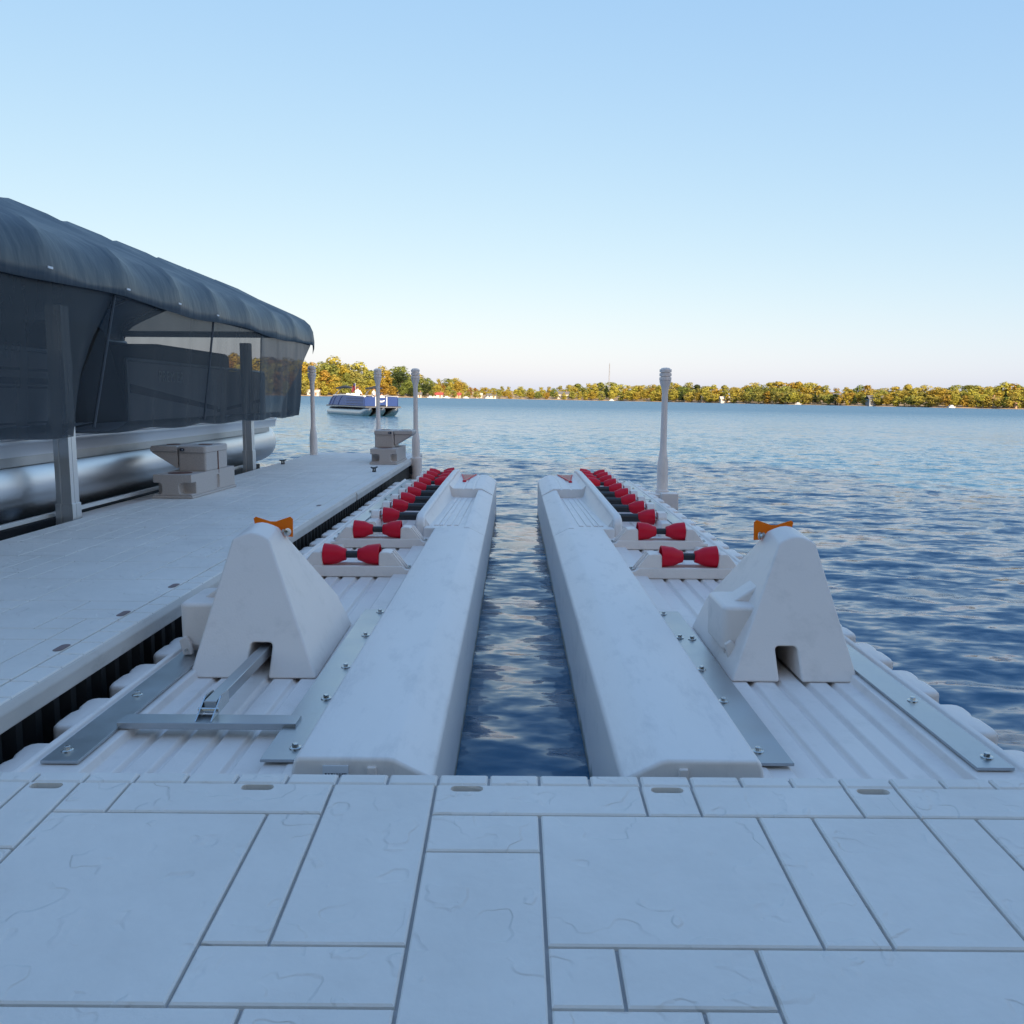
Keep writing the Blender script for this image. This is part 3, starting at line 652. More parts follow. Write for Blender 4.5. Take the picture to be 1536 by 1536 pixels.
# ------------------------------------------------------------------ mooring piles
def pile(x, y, zb, zt, label, sc=1.0, bracket=0):
    t = thing('mooring_pile', label, 'pile', (x, y, -1.2))
    h = zt - zb
    p = [(.058, -1.2 - zb), (.058, .20 * h), (.054, .24 * h), (.044, .29 * h), (.035, .34 * h), (.033, .55 * h), (.032, h - .27), (.038, h - .22), (.058, h - .150), (.062, h - .13)]
    p = [(r * sc, z) for r, z in p]
    mk('shaft', lathe(p, (x, y, zb), 'z', 22), 'plastic', t, ang=40)
    c = []
    for k in range(3):
        b = h - .13 + k * .044
        c += [(.050 * sc, b), (.0625 * sc, b + .004), (.0635 * sc, b + .033), (.050 * sc, b + .038)]
    c += [(.045 * sc, h + .006), (.02 * sc, h + .012)]
    mk('ringed_cap', lathe(c, (x, y, zb), 'z', 22), 'plastic', t, ang=40)
    return t
p1 = pile(-1.458, 12.55, .50, 1.79, 'beige mooring pile beside the end step box of the walkway')
mk('pile_holder', lathe([(.085, -.35), (.085, .10), (.075, .11)], (-1.458, 12.55, .42), 'z', 22), 'plastic', p1, ang=40)
mk('holder_arm', box(-1.60, -1.50, 12.47, 12.62, .30, .40), 'black', p1, bevel=.01)
p2 = pile(-3.10, 13.25, .50, 1.84, 'beige mooring pile at the outer walkway corner nearest the covered boat')
p3 = pile(-2.22, 13.98, .50, 1.83, 'beige mooring pile rising behind the end step box')
p4 = pile(1.655, 9.85, .36, 1.73, 'beige mooring pile clamped alone to the lake-side float', 1.08)
mk('pile_holder', lathe([(.075, -.25), (.075, .03), (.066, .04)], (1.655, 9.85, .33), 'z', 22), 'plastic', p4, ang=40)
mk('holder_arm', box(1.46, 1.62, 9.72, 9.98, .24, .33), 'plastic', p4, bevel=.015)
mk('holder_plate', box(1.61, 1.80, 9.60, 9.74, .16, .35), 'plastic', p4, bevel=.012)

# ------------------------------------------------------------------ step boxes and cleats
def step_box(loc, s, rotz, label):
    """local: beak points to -x*s, walkway side at x=0, y runs away from camera"""
    t = thing('step_box', label, 'step box', loc, None); t.rotation_euler.z = rotz
    W = lambda g: mirror(g, s)
    k = dict(local=True)
    mk('foot_flange', W(box(-.352, .012, -.012, 1.04, 0.0, .022)), 'granite', t, bevel=.006, **k)
    low = mk('lower_step', W(box(-.34, 0, 0, 1.03, .02, .207)), 'granite', t, bevel=.022, seg=3, **k)
    for cg in (rbox(-.115, .05, -.05, .10, .035, .135, .03, 'y'), rbox(-.40, -.265, -.05, .10, .035, .135, .03, 'y'), rbox(-.02, .05, .56, .64, .035, .16, .02, 'x')):
        cut(low, W(cg))
    up_ = mk('upper_step', W(box(-.262, -.006, .35, .87, .20, .432)), 'granite', t, bevel=.02, seg=3, **k)
    mk('upper_lip', W(rbox(-.255, .0015, .335, .872, .372, .4335, .03, 'z')), 'granite', t, bevel=.012, seg=3, **k)
    mk('beak', W(prism([(-.270, .4315), (-.50, .4315), (-.512, .42), (-.508, .372), (-.285, .235), (-.270, .238)], .36, .80)), 'granite', t, bevel=.012, seg=3, **k)
    mk('beak_lip', W(prism([(-.268, .4330), (-.505, .4330), (-.518, .418), (-.514, .380), (-.268, .380)], .345, .81)), 'granite', t, bevel=.01, seg=3, **k)
    mk('groove', W(box(-.012, .0005, .62, .635, .17, .38)), 'brown', t, smooth=False, **k)
    mk('cup_pad', W(lathe([(.062, 0), (.062, .004)], (-.40, .58, .4335), 'z', 24)), 'brown', t, **k)
    mk('cup_pad', W(lathe([(.062, 0), (.062, .004)], (-.115, .62, .4335), 'z', 24)), 'brown', t, **k)
    g = lathe([(.075, 0), (.075, .003)], (0, 0, 0), 'z', 28); g = ([(x * 1.35 - .17, y * 1.5 + .17, z + .207) for x, y, z in g[0]], g[1])
    mk('foot_pad', W(g), 'brown', t, **k)
    bd = lathe([(.02, 0), (.02, .006), (.017, .008)], (0, 0, 0), 'y', 20); bd = ([(x * 1.15 - .215, .333 - y, z * .75 + .402) for x, y, z in bd[0]], bd[1])
    b = mk('badge', W(bd), 'ink', t, **k)
    bm_ = lathe([(.005, 0), (.005, .002)], (-.209, .3235, .402), 'y', 10); mk('badge_mark', W(bm_), 'label', b, **k)
    return t
step_box((-2.825, 7.45, WZ + .001), 1, R(-2.5), 'speckled beige step box with brown pads in front of the covered boat')
step_box((-1.93, 11.40, WZ + .001), -1, R(0), 'speckled beige step box at the far end of the walkway between two piles')
def cleat(x, y, label):
    t = thing('mooring_cleat', label, 'cleat', (x, y, WZ + .001), 'black cleats on the walkway')
    z = WZ + .001
    mk('cleat_base', rbox(x - .02, x + .02, y - .035, y + .035, z, z + .010, .012), 'black', t)
    mk('cleat_horn', tube([(x - .03, y - .045, z + .055), (x - .012, y - .02, z + .046), (x + .012, y + .02, z + .046), (x + .03, y + .045, z + .055)], [.008, .011, .011, .008], 10), 'black', t)
    for d in (-.015, .015): mk('cleat_leg', lathe([(.010, 0), (.008, .038)], (x + d * .6, y + d, z + .01), 'z', 10), 'black', t)
cleat(-1.70, 10.28, 'black cleat by the skirted walkway edge in front of the end step box')
cleat(-3.07, 11.35, 'black cleat by the covered boat near the walkway end')

# ------------------------------------------------------------------ boat lift
lift = thing('boat_lift', 'aluminium boat lift with square legs holding the covered pontoon boat', 'boat lift', (-4.6, 8.4, -1.0))
def leg(x, y, zt):
    w = .056
    poly = [(-w, -w), (-.018, -w), (-.018, -w + .008), (-.012, -w + .008), (-.012, -w), (w, -w), (w, -.012), (w - .008, -.012), (w - .008, -.006), (w, -.006), (w, w), (-w, w)]
    l_ = mk('lift_leg', prism([(x + a, y + b) for a, b in poly], .60, zt, 'z'), 'leg', lift, bevel=.004)
    w2 = .064; mk('leg_sleeve', prism([(x + a * 1.14, y + b * 1.14) for a, b in poly], -1.0, .62 if y < 8 else .74, 'z'), 'leg', lift, bevel=.004)
for x in (-3.265, -5.95):
    for y in (6.22, 10.55): leg(x, y, 2.02)
mk('side_beam', box(-3.42, -3.385, 5.2, 10.9, .515, .545), 'white', lift, bevel=.004)
mk('side_beam', box(-5.85, -5.80, 4.6, 12.0, .515, .545), 'white', lift, bevel=.004)
for y in (6.22, 10.55): mk('cross_beam', box(-5.9, -3.33, y - .06, y + .06, .20, .33), 'alu', lift, bevel=.006)
mk('bunk', box(-4.0, -3.62, 3.6, 12.2, .36, .45), 'dark', lift, bevel=.01); mk('bunk', box(-5.6, -5.25, 3.6, 12.2, .36, .45), 'dark', lift, bevel=.01)
mk('float_pad', box(-5.7, -3.48, 3.2, 5.9, -.1, .33), 'plastic', lift, bevel=.03); mk('float_pad', box(-5.7, -3.42, 6.4, 12.0, -.1, .30), 'skirt', lift, bevel=.03)
mk('edge_pad', box(-3.47, -3.24, 6.4, 9.2, .30, .475), 'plastic', lift, bevel=.025, seg=3)
mk('edge_pad', box(-3.47, -3.24, 3.4, 5.5, .20, .42), 'plastic', lift, bevel=.025, seg=3)

# ------------------------------------------------------------------ canopy over the lift
can = thing('lift_canopy', 'dark navy fabric canopy with see-through mesh side curtains over the lift', 'canopy', (-4.5, 8, 2.0))
CX0 = -4.48
prof = [(-3.035, 2.13), (-3.03, 2.22), (-3.045, 2.34), (-3.09, 2.44), (-3.17, 2.515), (-3.32, 2.59), (-3.55, 2.69), (-3.85, 2.82), (-4.15, 2.97), (-4.48, 3.10)]
prof = prof + [(2 * CX0 - x, z) for x, z in reversed(prof[:-1])]
bows = [2.4, 3.5, 4.6, 5.69, 6.83, 7.87, 8.88, 9.95, 11.1, 12.1, 13.15]
ys = []; 
for a, b in zip(bows, bows[1:]):
    for k in range(12): ys.append((a + (b - a) * k / 12, math.sin(math.pi * k / 12)))
ys.append((bows[-1], 0))
vv = []; n = len(prof); rc = random.Random(2)
wob = [[rc.uniform(-1, 1) for _ in range(n)] for _ in bows]
for j, (y, sag) in enumerate(ys):
    bi = min(j // 12, len(bows) - 1)
    for i, (x, z) in enumerate(prof):
        t = min(i, n - 1 - i); ro = (0.0 if t == 0 else 0.6 if t < 2 else 1.0)
        d = sag ** .7 * (.052 + .015 * wob[bi][i]) * ro + (.012 * math.sin(y * 9 + i * 1.7) * sag * ro)
        cx = CX0 + (x - CX0) * (1 - .012 * sag * (1 if t < 4 else .3)); vv.append((cx, y, z - d + (0.02 * math.sin(y * 2.1) if t == 0 else 0)))
g = G(); add(g, vv, [(j * n + i, j * n + i + 1, (j + 1) * n + i + 1, (j + 1) * n + i) for j in range(len(ys) - 1) for i in range(n - 1)])
# rounded end panels
for j0, dy in ((len(ys) - 1, .06), (0, -.06)):
    yb = ys[j0][0]; ev = [(x, yb, z) for x, z in prof] + [(CX0 + (x - CX0) * .992, yb + dy, z - .03) for x, z in prof] + [(CX0 + (x - CX0) * .975, yb + dy * .8, z - .11) for x, z in prof]
    add(g, ev, [(r * n + i, r * n + i + 1, (r + 1) * n + i + 1, (r + 1) * n + i) for r in range(2) for i in range(n - 1)])
cv = mk('canopy_cover', g, 'cloth', can, ang=60)
sm = cv.modifiers.new('Solid', 'SOLIDIFY'); sm.thickness = .006
for b in bows[1:]:
    mk('frame_bow', tube([(CX0 + (x - CX0) * .985, b + .02, z - .03) for x, z in prof[1:-1]], .016, 8), 'alu', can)
for x in (-3.11, 2 * CX0 + 3.11): mk('frame_rail', tube([(x, bows[0], 2.17), (x, bows[-1], 2.17)], .022, 10), 'alu', can)
for b, z in ((5.72, 2.20), (6.86, 2.2), (7.9, 2.2), (8.9, 2.19)): mk('strap_clip', box(-3.038, -3.026, b - .03, b + .03, z, z + .014), 'label', can)
def curtain(y0, y1, z0, z1, inset0, inset1, xbase, side, ph, lean1=0.0, lean0=0.0, name='mesh_curtain', mat='mesh', nu=70, nv=14, fold=.02):
    vv = []
    for j in range(nv + 1):
        v = j / nv
        for i in range(nu + 1):
            u = i / nu; a = y0 + (y1 - y0) * u + lean1 * v * u ** 3 + lean0 * v * (1 - u) ** 3
            ins = inset0 * max(0, 1 - u * (y1 - y0) / .45) ** 1.5 + inset1 * max(0, 1 - (1 - u) * (y1 - y0) / .45) ** 1.5
            f = fold * v * (math.sin(a * 7.3 + ph) + .6 * math.sin(a * 17 + ph * 2 + v * 1.5)) * (.35 + .65 * u ** 2)
            vv.append((xbase - side * (ins * v + f * .8 + .05 * v), a, z1 + (z0 - z1) * v + .012 * math.sin(a * 5 + ph) * v))
    g = G(); add(g, vv, [(j * (nu + 1) + i, j * (nu + 1) + i + 1, (j + 1) * (nu + 1) + i + 1, (j + 1) * (nu + 1) + i) for j in range(nv) for i in range(nu)])
    return mk(name, g, mat, can, ang=180)
c1 = curtain(2.4, 6.78, 1.115, 2.19, 0, .42, -3.072, 1, 0.4, lean1=-.36, mat='mesh_dense'); mk_h = c1
curtain(2.4, 6.44, 1.108, 1.20, 0, .38, -3.122, 1, 0.4, lean1=-.02, name='hem', mat='hem', nv=3, fold=.012)
c2 = curtain(6.74, 10.62, 1.115, 2.19, .30, .0, -3.076, 1, 2.1, lean1=-.1, lean0=-.3, nu=90, fold=.022)
curtain(10.56, 13.20, 1.115, 2.19, .0, .30, -3.082, 1, 2.1, lean1=-.62, nu=140, fold=.05, mat='hem2')
gv = [(x, 13.16, z) for x, z in prof] ; gn = len(prof)
gv += [(CX0 + (x - CX0) * .985, 13.17, 2.31) for x, z in prof]
mk('gable_mesh', (gv, [(i, i + 1, gn + i + 1, gn + i) for i in range(2, gn - 3)]), 'mesh', can, ang=180)
mk('end_bar', tube([(-3.08, 13.16, 2.30), (2 * CX0 + 3.08, 13.16, 2.30)], .045, 8), 'dark', can)
curtain(6.46, 12.60, 1.110, 1.19, .30, .28, -3.128, 1, 2.1, name='hem', mat='hem', nv=3, fold=.014)
# far side at full height and an unseen front panel, added to darken inside
curtain(2.4, 13.1, 1.12, 2.19, 0, 0, 2 * CX0 + 3.07, -1, 1.2, nu=50, nv=6)
fv = [(x, 2.42, z - .02) for x, z in prof] + [(x, 2.42 + .02 * math.sin(3 * x), 1.12) for x, z in prof]
mk('mesh_curtain', (fv, [(i, i + 1, gn + i + 1, gn + i) for i in range(gn - 1)]), 'mesh', can, ang=180)
mk('frame_rail', tube([(2 * CX0 + 3.05, 2.4, 1.79), (2 * CX0 + 3.05, 13.1, 1.79)], .03, 8), 'dark', can)
for y, z1 in ((6.72, 2.15), (8.9, 2.15)): mk('curtain_zip', tube([(-3.075, y, z1), (-3.13, y - (.33 if y < 7 else .22), 1.16)], .011, 6), 'hem', can)

# ------------------------------------------------------------------ pontoon boat on the lift
pb = thing('pontoon_boat', 'silver pontoon boat with grey panels parked under the navy canopy', 'boat', (-4.55, 8, .46))
def ptube(x, y0, y1, r, z, parent, mat='alu_bright', loc=False):
    p = [(.02, 0), (r * .8, .05), (r * .97, .16), (r, .3), (r, y1 - y0 - 1.1), (r * .97, y1 - y0 - .7), (r * .82, y1 - y0 - .3), (r * .5, y1 - y0 - .08), (.03, y1 - y0)]
    return mk('pontoon', lathe([(a, b) for a, b in p], (x, y0, z), 'y', 40), mat, parent, ang=50, local=loc)
for x in (-3.76, -5.36):
    p = [(.05, 0), (.27, .0), (.287, .04), (.287, 8.15), (.275, 8.32), (.23, 8.40), (.05, 8.42)]
    tb_ = mk('pontoon', lathe(p, (x, 4.25, .755), 'y', 56), 'alu_bright', pb, ang=50)
    mk('weld_band', lathe([(.2875, 0), (.2915, .006), (.2875, .012)], (x, 5.42, .755), 'y', 56, cap=False), 'alu_bright', tb_)
    mk('bracket', box(x - .06, x + .17 if x > -4.5 else x + .06, 4.4, 12.4, 1.0, 1.06), 'alu', tb_)
    mk('nose_shade', lathe([(.286, 0), (.10, .002)], (x, 4.26, .755), 'y', 40), 'alu', tb_)
mk('deck', box(-5.75, -3.50, 3.6, 12.55, 1.05, 1.085), 'panelgrey', pb, bevel=.004)
fasc = [(-3.50, .965), (-3.485, .965), (-3.478, 1.035), (-3.468, 1.05), (-3.462, 1.065), (-3.462, 1.078), (-3.474, 1.088), (-3.474, 1.096), (-3.462, 1.105), (-3.462, 1.122), (-3.478, 1.135), (-3.50, 1.135)]
mk('side_fascia', prism(fasc, 3.6, 12.55), 'alu_bright', pb, bevel=.001, seg=1)
mk('side_fascia', mirror(prism([(x + 0, z) for x, z in fasc], 3.6, 12.55), 1) if False else box(-5.78, -5.752, 3.6, 12.55, .965, 1.135), 'alu_bright', pb)
mk('splash_plate', box(-3.498, -3.489, 4.3, 12.25, .90, .968), 'alu', pb)
def fence(x, y0, y1, z0, z1, name='fence_panel', mat='panelgrey'):
    f = mk(name, box(x - .012, x + .012, y0, y1, z0, z1), mat, pb, bevel=.004); return f
for y0, y1 in ((3.7, 6.95), (7.95, 12.3)):
    fence(-3.56, y0, y1, 1.16, 1.70)
    mk('rail', tube([(-3.56, y0, 1.72), (-3.56, y1, 1.72)], .018, 10), 'alu', pb)
    mk('rail', tube([(-3.56, y0, 1.15), (-3.56, y1, 1.15)], .016, 10), 'alu', pb)
    for y in (y0, (y0 + y1) / 2, y1): mk('rail_post', tube([(-3.56, y, 1.08), (-3.56, y, 1.72)], .016, 8), 'alu', pb)
for z0, z1 in ((1.565, 1.585), (1.47, 1.515), (1.44, 1.455), (1.185, 1.20)): mk('stripe', box(-3.5478, -3.5445, 3.7, 6.95, z0, z1), 'navy', pb, smooth=False)
g = hexa([(-3.5478, 7.98, 1.42), (-3.5445, 7.98, 1.42), (-3.5445, 10.3, 1.22), (-3.5478, 10.3, 1.22), (-3.5478, 7.98, 1.50), (-3.5445, 7.98, 1.50), (-3.5445, 10.3, 1.27), (-3.5478, 10.3, 1.27)]); mk('stripe', g, 'navy', pb, smooth=False)
g = hexa([(-3.5478, 10.3, 1.20), (-3.5445, 10.3, 1.20), (-3.5445, 12.2, 1.32), (-3.5478, 12.2, 1.32), (-3.5478, 10.3, 1.235), (-3.5445, 10.3, 1.235), (-3.5445, 12.2, 1.36), (-3.5478, 12.2, 1.36)]); mk('stripe', g, 'navy', pb, smooth=False)
fence(-5.70, 3.7, 12.3, 1.16, 1.62)
mk('bow_panel', box(-5.7, -3.57, 12.28, 12.31, 1.16, 1.60), 'panelgrey', pb, bevel=.004)
for x0, x1, y0, y1, z1, nm in ((-4.25, -3.64, 4.2, 6.6, 1.62, 'lounge_seat'), (-4.25, -3.66, 9.0, 11.2, 1.92, 'lounge_seat'), (-5.65, -5.1, 4.2, 6.9, 1.66, 'lounge_seat'), (-5.65, -4.4, 9.0, 11.6, 1.98, 'lounge_seat')):
    mk(nm, box(x0, x1, y0, y1, 1.09, z1), 'dark', pb, bevel=.07, seg=4)
mk('helm_cover', prism([(7.25, 1.09), (7.2, 1.75), (7.3, 1.98), (7.5, 2.02), (7.72, 1.98), (7.85, 1.8), (8.1, 1.3), (8.15, 1.09)], -4.35, -3.62, 'x'), 'dark', pb, bevel=.07, seg=4)
mk('console_cover', prism([(7.6, 1.09), (7.5, 1.85), (7.75, 1.92), (8.5, 1.78), (8.8, 1.09)], -5.6, -4.9, 'x'), 'dark', pb, bevel=.05, seg=3)
mk('captain_chair', box(-4.9, -4.4, 6.2, 6.7, 1.09, 1.95), 'dark', pb, bevel=.10, seg=4)
mk('table_post', lathe([(.02, 0), (.02, .62), (.05, .63), (.05, .66)], (-4.7, 9.5, 1.09), 'z', 12), 'black', pb)
def text_obj(txt, size, mat, parent, mw, name='lettering', ext=.004):
    cu = bpy.data.curves.new('t', 'FONT'); cu.body = txt; cu.size = size; cu.extrude = ext; cu.space_character = 1.15
    o = bpy.data.objects.new('t', cu); COL.objects.link(o)
    dg = bpy.context.evaluated_depsgraph_get(); me = bpy.data.meshes.new_from_object(o.evaluated_get(dg))
    bpy.data.objects.remove(o); me.transform(mw); me.materials.clear()
    return mk(name, me, mat, parent, local=True)
L = LOC[pb.name]
mw = Matrix.Translation((-3.543 - L[0], 8.62 - L[1], 1.53 - L[2])) @ Matrix(((0, 0, 1, 0), (1, 0, 0, 0), (0, 1, 0, 0), (0, 0, 0, 1)))
text_obj('PREMIER', .155, 'white', pb, mw)

# ------------------------------------------------------------------ everything that floats heels a touch with the dock
near.rotation_euler.x = R(3.26)
HEEL = Matrix.Translation(CAM) @ Matrix.Rotation(-0.011, 4, 'Y') @ Matrix.Translation(-CAM)
for o in PLAT: o.matrix_basis = HEEL @ o.matrix_basis
PLAT.clear()

# ------------------------------------------------------------------ blue pontoon boat under way
bb = thing('pontoon_boat', 'blue pontoon boat with three silver tubes under way on the lake', 'boat', (0, 0, 0), plat=False)
K = dict(local=True, plat=False)
Lb, Wb = 7.0, 2.55; hw = Wb / 2
for x in (-hw + .33, 0, hw - .33):
    p = [(.05, 0), (.30, .02), (.33, .2), (.33, Lb - 1.0), (.31, Lb - .55), (.22, Lb - .15), (.06, Lb + .05)]
    pg = lathe(p, (x, -Lb / 2, .20), 'y', 20); pg = ([(a, b, c + max(0, b - Lb / 2 + .9) * .30) for a, b, c in pg[0]], pg[1])
    mk('pontoon', pg, 'alu', bb, ang=50, **K)
mk('deck', box(-hw, hw, -Lb / 2, Lb / 2, .55, .66), 'dark', bb, bevel=.01, **K)
mk('deck_trim', box(-hw - .02, hw + .02, -Lb / 2 - .02, Lb / 2 + .02, .58, .62), 'alu', bb, **K)
for sx in (-1, 1):
    fp = [(-Lb / 2 + .25, .66), (-Lb / 2 + .75, 1.10), (-Lb / 2 + 1.2, 1.30), (-Lb / 2 + 3.2, 1.34), (Lb / 2 - .35, 1.26), (Lb / 2 - .35, .66)]
    pn = mk('side_panel', prism(fp, sx * (hw - .06) - .02, sx * (hw - .06) + .02, 'x'), 'bluepanel', bb, bevel=.01, **K)
    xo = sx * (hw - .033)
    for a in (0, .55, 1.6):
        pts = [(xo, -Lb / 2 + .55 + a + .9 * k / 6 , .67 + .60 * math.sin(math.pi / 2 * k / 6)) for k in range(7)]
        mk('stripe', tube(pts, .022, 6), 'navy', bb, **K)
    for z in (.78, .98, 1.14): mk('stripe', box(xo - .006, xo + .006, 0.2, Lb / 2 - .5, z, z + .03), 'navy', bb, **K)
    mk('top_rail', tube([(sx * (hw - .06), y - Lb / 2, z + .03) for y, z in ((1.2, 1.30), (3.2, 1.34), (Lb - .35, 1.26))], .03, 8), 'white', bb, **K)
mk('bow_panel', box(-hw + .10, -.42, Lb / 2 - .39, Lb / 2 - .35, .66, 1.26), 'bluepanel', bb, bevel=.01, **K)
mk('bow_panel', box(.42, hw - .10, Lb / 2 - .39, Lb / 2 - .35, .66, 1.26), 'bluepanel', bb, bevel=.01, **K)
gt = mk('bow_gate', box(-.36, .36, Lb / 2 - .40, Lb / 2 - .36, .72, 1.22), 'bluepanel', bb, bevel=.01, **K)
cres = []
for k in range(13):
    a = R(200 + 140 * k / 12); cres.append((.26 * math.cos(a), 1.08 + .16 * math.sin(a)))
for k in range(12, -1, -1):
    a = R(200 + 140 * k / 12); cres.append((.24 * math.cos(a), 1.10 + .09 * math.sin(a)))
mk('gate_emblem', prism(cres, Lb / 2 - .358, Lb / 2 - .352), 'white', gt, smooth=False, **K)
for x in (-.40, .40): mk('gate_post', tube([(x, Lb / 2 - .37, .66), (x, Lb / 2 - .37, 1.28)], .035, 8), 'white', bb, **K)
mk('bow_seat', box(-hw + .14, -.45, Lb / 2 - 2.4, Lb / 2 - .45, .66, 1.2), 'seat', bb, bevel=.06, **K); mk('bow_seat', box(.45, hw - .14, Lb / 2 - 2.4, Lb / 2 - .45, .66, 1.2), 'seat', bb, bevel=.06, **K)
mk('helm', prism([(-.5, .66), (-.4, 1.35), (-.1, 1.5), (.3, 1.2), (.5, .66)], .3, hw - .14, 'x'), 'white', bb, bevel=.05, **K)
mk('stern_seat', box(-hw + .14, hw - .14, -Lb / 2 + .9, -Lb / 2 + 1.6, .66, 1.35), 'seat', bb, bevel=.08, **K)
mk('folded_bimini', tube([(-1.1, -2.0, 1.82), (-1.1, -.2, 1.92), (-1.1, .9, 1.84)], [.05, .11, .05], 8), 'dark', bb, **K)
mk('folded_bimini', tube([(1.1, -2.0, 1.82), (1.1, -.2, 1.92), (1.1, .9, 1.84)], [.05, .11, .05], 8), 'dark', bb, **K)
mk('bimini_arm', tube([(-1.15, -2.6, 1.2), (-1.1, -.9, 1.9)], .025, 6), 'alu', bb, **K); mk('bimini_arm', tube([(1.15, -2.6, 1.2), (1.1, -.9, 1.9)], .025, 6), 'alu', bb, **K)
mk('outboard_motor', prism([(-3.9, .5), (-4.05, 1.15), (-3.85, 1.45), (-3.45, 1.45), (-3.4, 1.0), (-3.5, .3), (-3.7, .1)], -.28, .28, 'x'), 'dark', bb, bevel=.08, seg=3, **K)
fs = mk('flag_staff', tube([(-.9, -3.2, 1.3), (-.95, -3.5, 2.25)], .018, 6), 'alu', bb, **K)
vv = []
for i in range(9):
    for j in range(2): vv.append((-.95 + .04 * math.sin(i), -3.5 - .07 * i, 2.2 - .42 * j - .03 * i))
fo = mk('flag_cloth', (vv, [(2 * i, 2 * i + 2, 2 * i + 3, 2 * i + 1) for i in range(8)]), 'flagred', fs, **K)
mk('flag_canton', box(-.99, -.90, -3.75, -3.51, 2.02, 2.2), 'flagblue', fs, **K)
BPOS = Vector((-10.55, 60.5, 0)); BROT = R(180 + 33)
bb.location = BPOS; bb.rotation_euler.z = BROT
for o_, mm in ((bb, None),): pass
MB_ = Matrix.Translation(BPOS) @ Matrix.Rotation(BROT, 4, 'Z')

def person(label, shirt, pos, yaw, hair='hair'):
    """seated figure; one continuous skinned body, hair and clothing as children"""
    J = [(0, 0, .0), (0, -.01, .18), (0, -.02, .36), (0, 0, .47), (0, .015, .52), (0, .02, .60), (0, .02, .70),
         (.17, 0, .42), (.24, .10, .22), (.20, .32, .16), (.19, .40, .15), (-.17, 0, .42), (-.24, .10, .22), (-.20, .32, .16), (-.19, .40, .15),
         (.10, .06, -.02), (.13, .44, .0), (.13, .48, -.38), (.13, .60, -.42), (-.10, .06, -.02), (-.13, .44, .0), (-.13, .48, -.38), (-.13, .60, -.42)]
    Rr = [.16, .14, .16, .09, .055, .088, .075, .065, .05, .042, .04, .065, .05, .042, .04, .095, .07, .05, .04, .095, .07, .05, .04]
    Eg = [(0, 1), (1, 2), (2, 3), (3, 4), (4, 5), (5, 6), (2, 7), (7, 8), (8, 9), (9, 10), (2, 11), (11, 12), (12, 13), (13, 14), (0, 15), (15, 16), (16, 17), (17, 18), (0, 19), (19, 20), (20, 21), (21, 22)]
    me = bpy.data.meshes.new('body'); me.from_pydata(J, Eg, []); o = bpy.data.objects.new('person', me); COL.objects.link(o)
    sk = o.modifiers.new('Skin', 'SKIN'); 
    for i, r in enumerate(Rr): me.skin_vertices[0].data[i].radius = (r, r)
    me.skin_vertices[0].data[0].use_root = True
    o.modifiers.new('Sub', 'SUBSURF').levels = 1
    dg = bpy.context.evaluated_depsgraph_get(); bm_ = bpy.data.meshes.new_from_object(o.evaluated_get(dg)); bm_.shade_smooth()
    bpy.data.objects.remove(o)
    bm_.materials.clear(); bm_.materials.append(M['skin']); bm_.materials.append(M[shirt]); bm_.materials.append(M['shorts'])
    for p_ in bm_.polygons:
        c = p_.center; p_.material_index = 0
        if c.z < .53 and c.z > .05 and not (abs(c.x) > .15 and c.y > .2): p_.material_index = 1
        elif c.z <= .05 and c.z > -.2: p_.material_index = 2
    b = bpy.data.objects.new('person', bm_); COL.objects.link(b); b.matrix_world = MB_ @ Matrix.Translation(pos) @ Matrix.Rotation(yaw, 4, 'Z'); tag(b, label, 'person', None)
    hg = G(); nn = 14
    hp = [(.094, .0), (.100, .04), (.092, .085), (.055, .115), (.01, .122)]
    lathe(hp, (0, .005, .60), 'z', nn, hg); mk('hair', hg, hair, b, local=True, plat=False)
    fc = G(); lathe([(.012, 0), (.016, .012), (.006, .02)], (0, 0, 0), 'y', 8, fc); fc = ([(x, y + .098, z + .60) for x, y, z in fc[0]], fc[1]); mk('nose', fc, 'skin', b, local=True, plat=False)
    return b
person('person in a white shirt sitting at the stern of the blue boat', 'shirt_white', (-.55, -2.1, 1.25), R(10), 'hair')
person('person in a grey shirt sitting amidships in the blue boat', 'shirt_grey', (-.75, .25, 1.18), R(40), 'hair')
person('dark-haired person lounging low at the bow seats of the blue boat', 'shirt_pink', (-.55, 2.0, .85), R(160), 'hair')

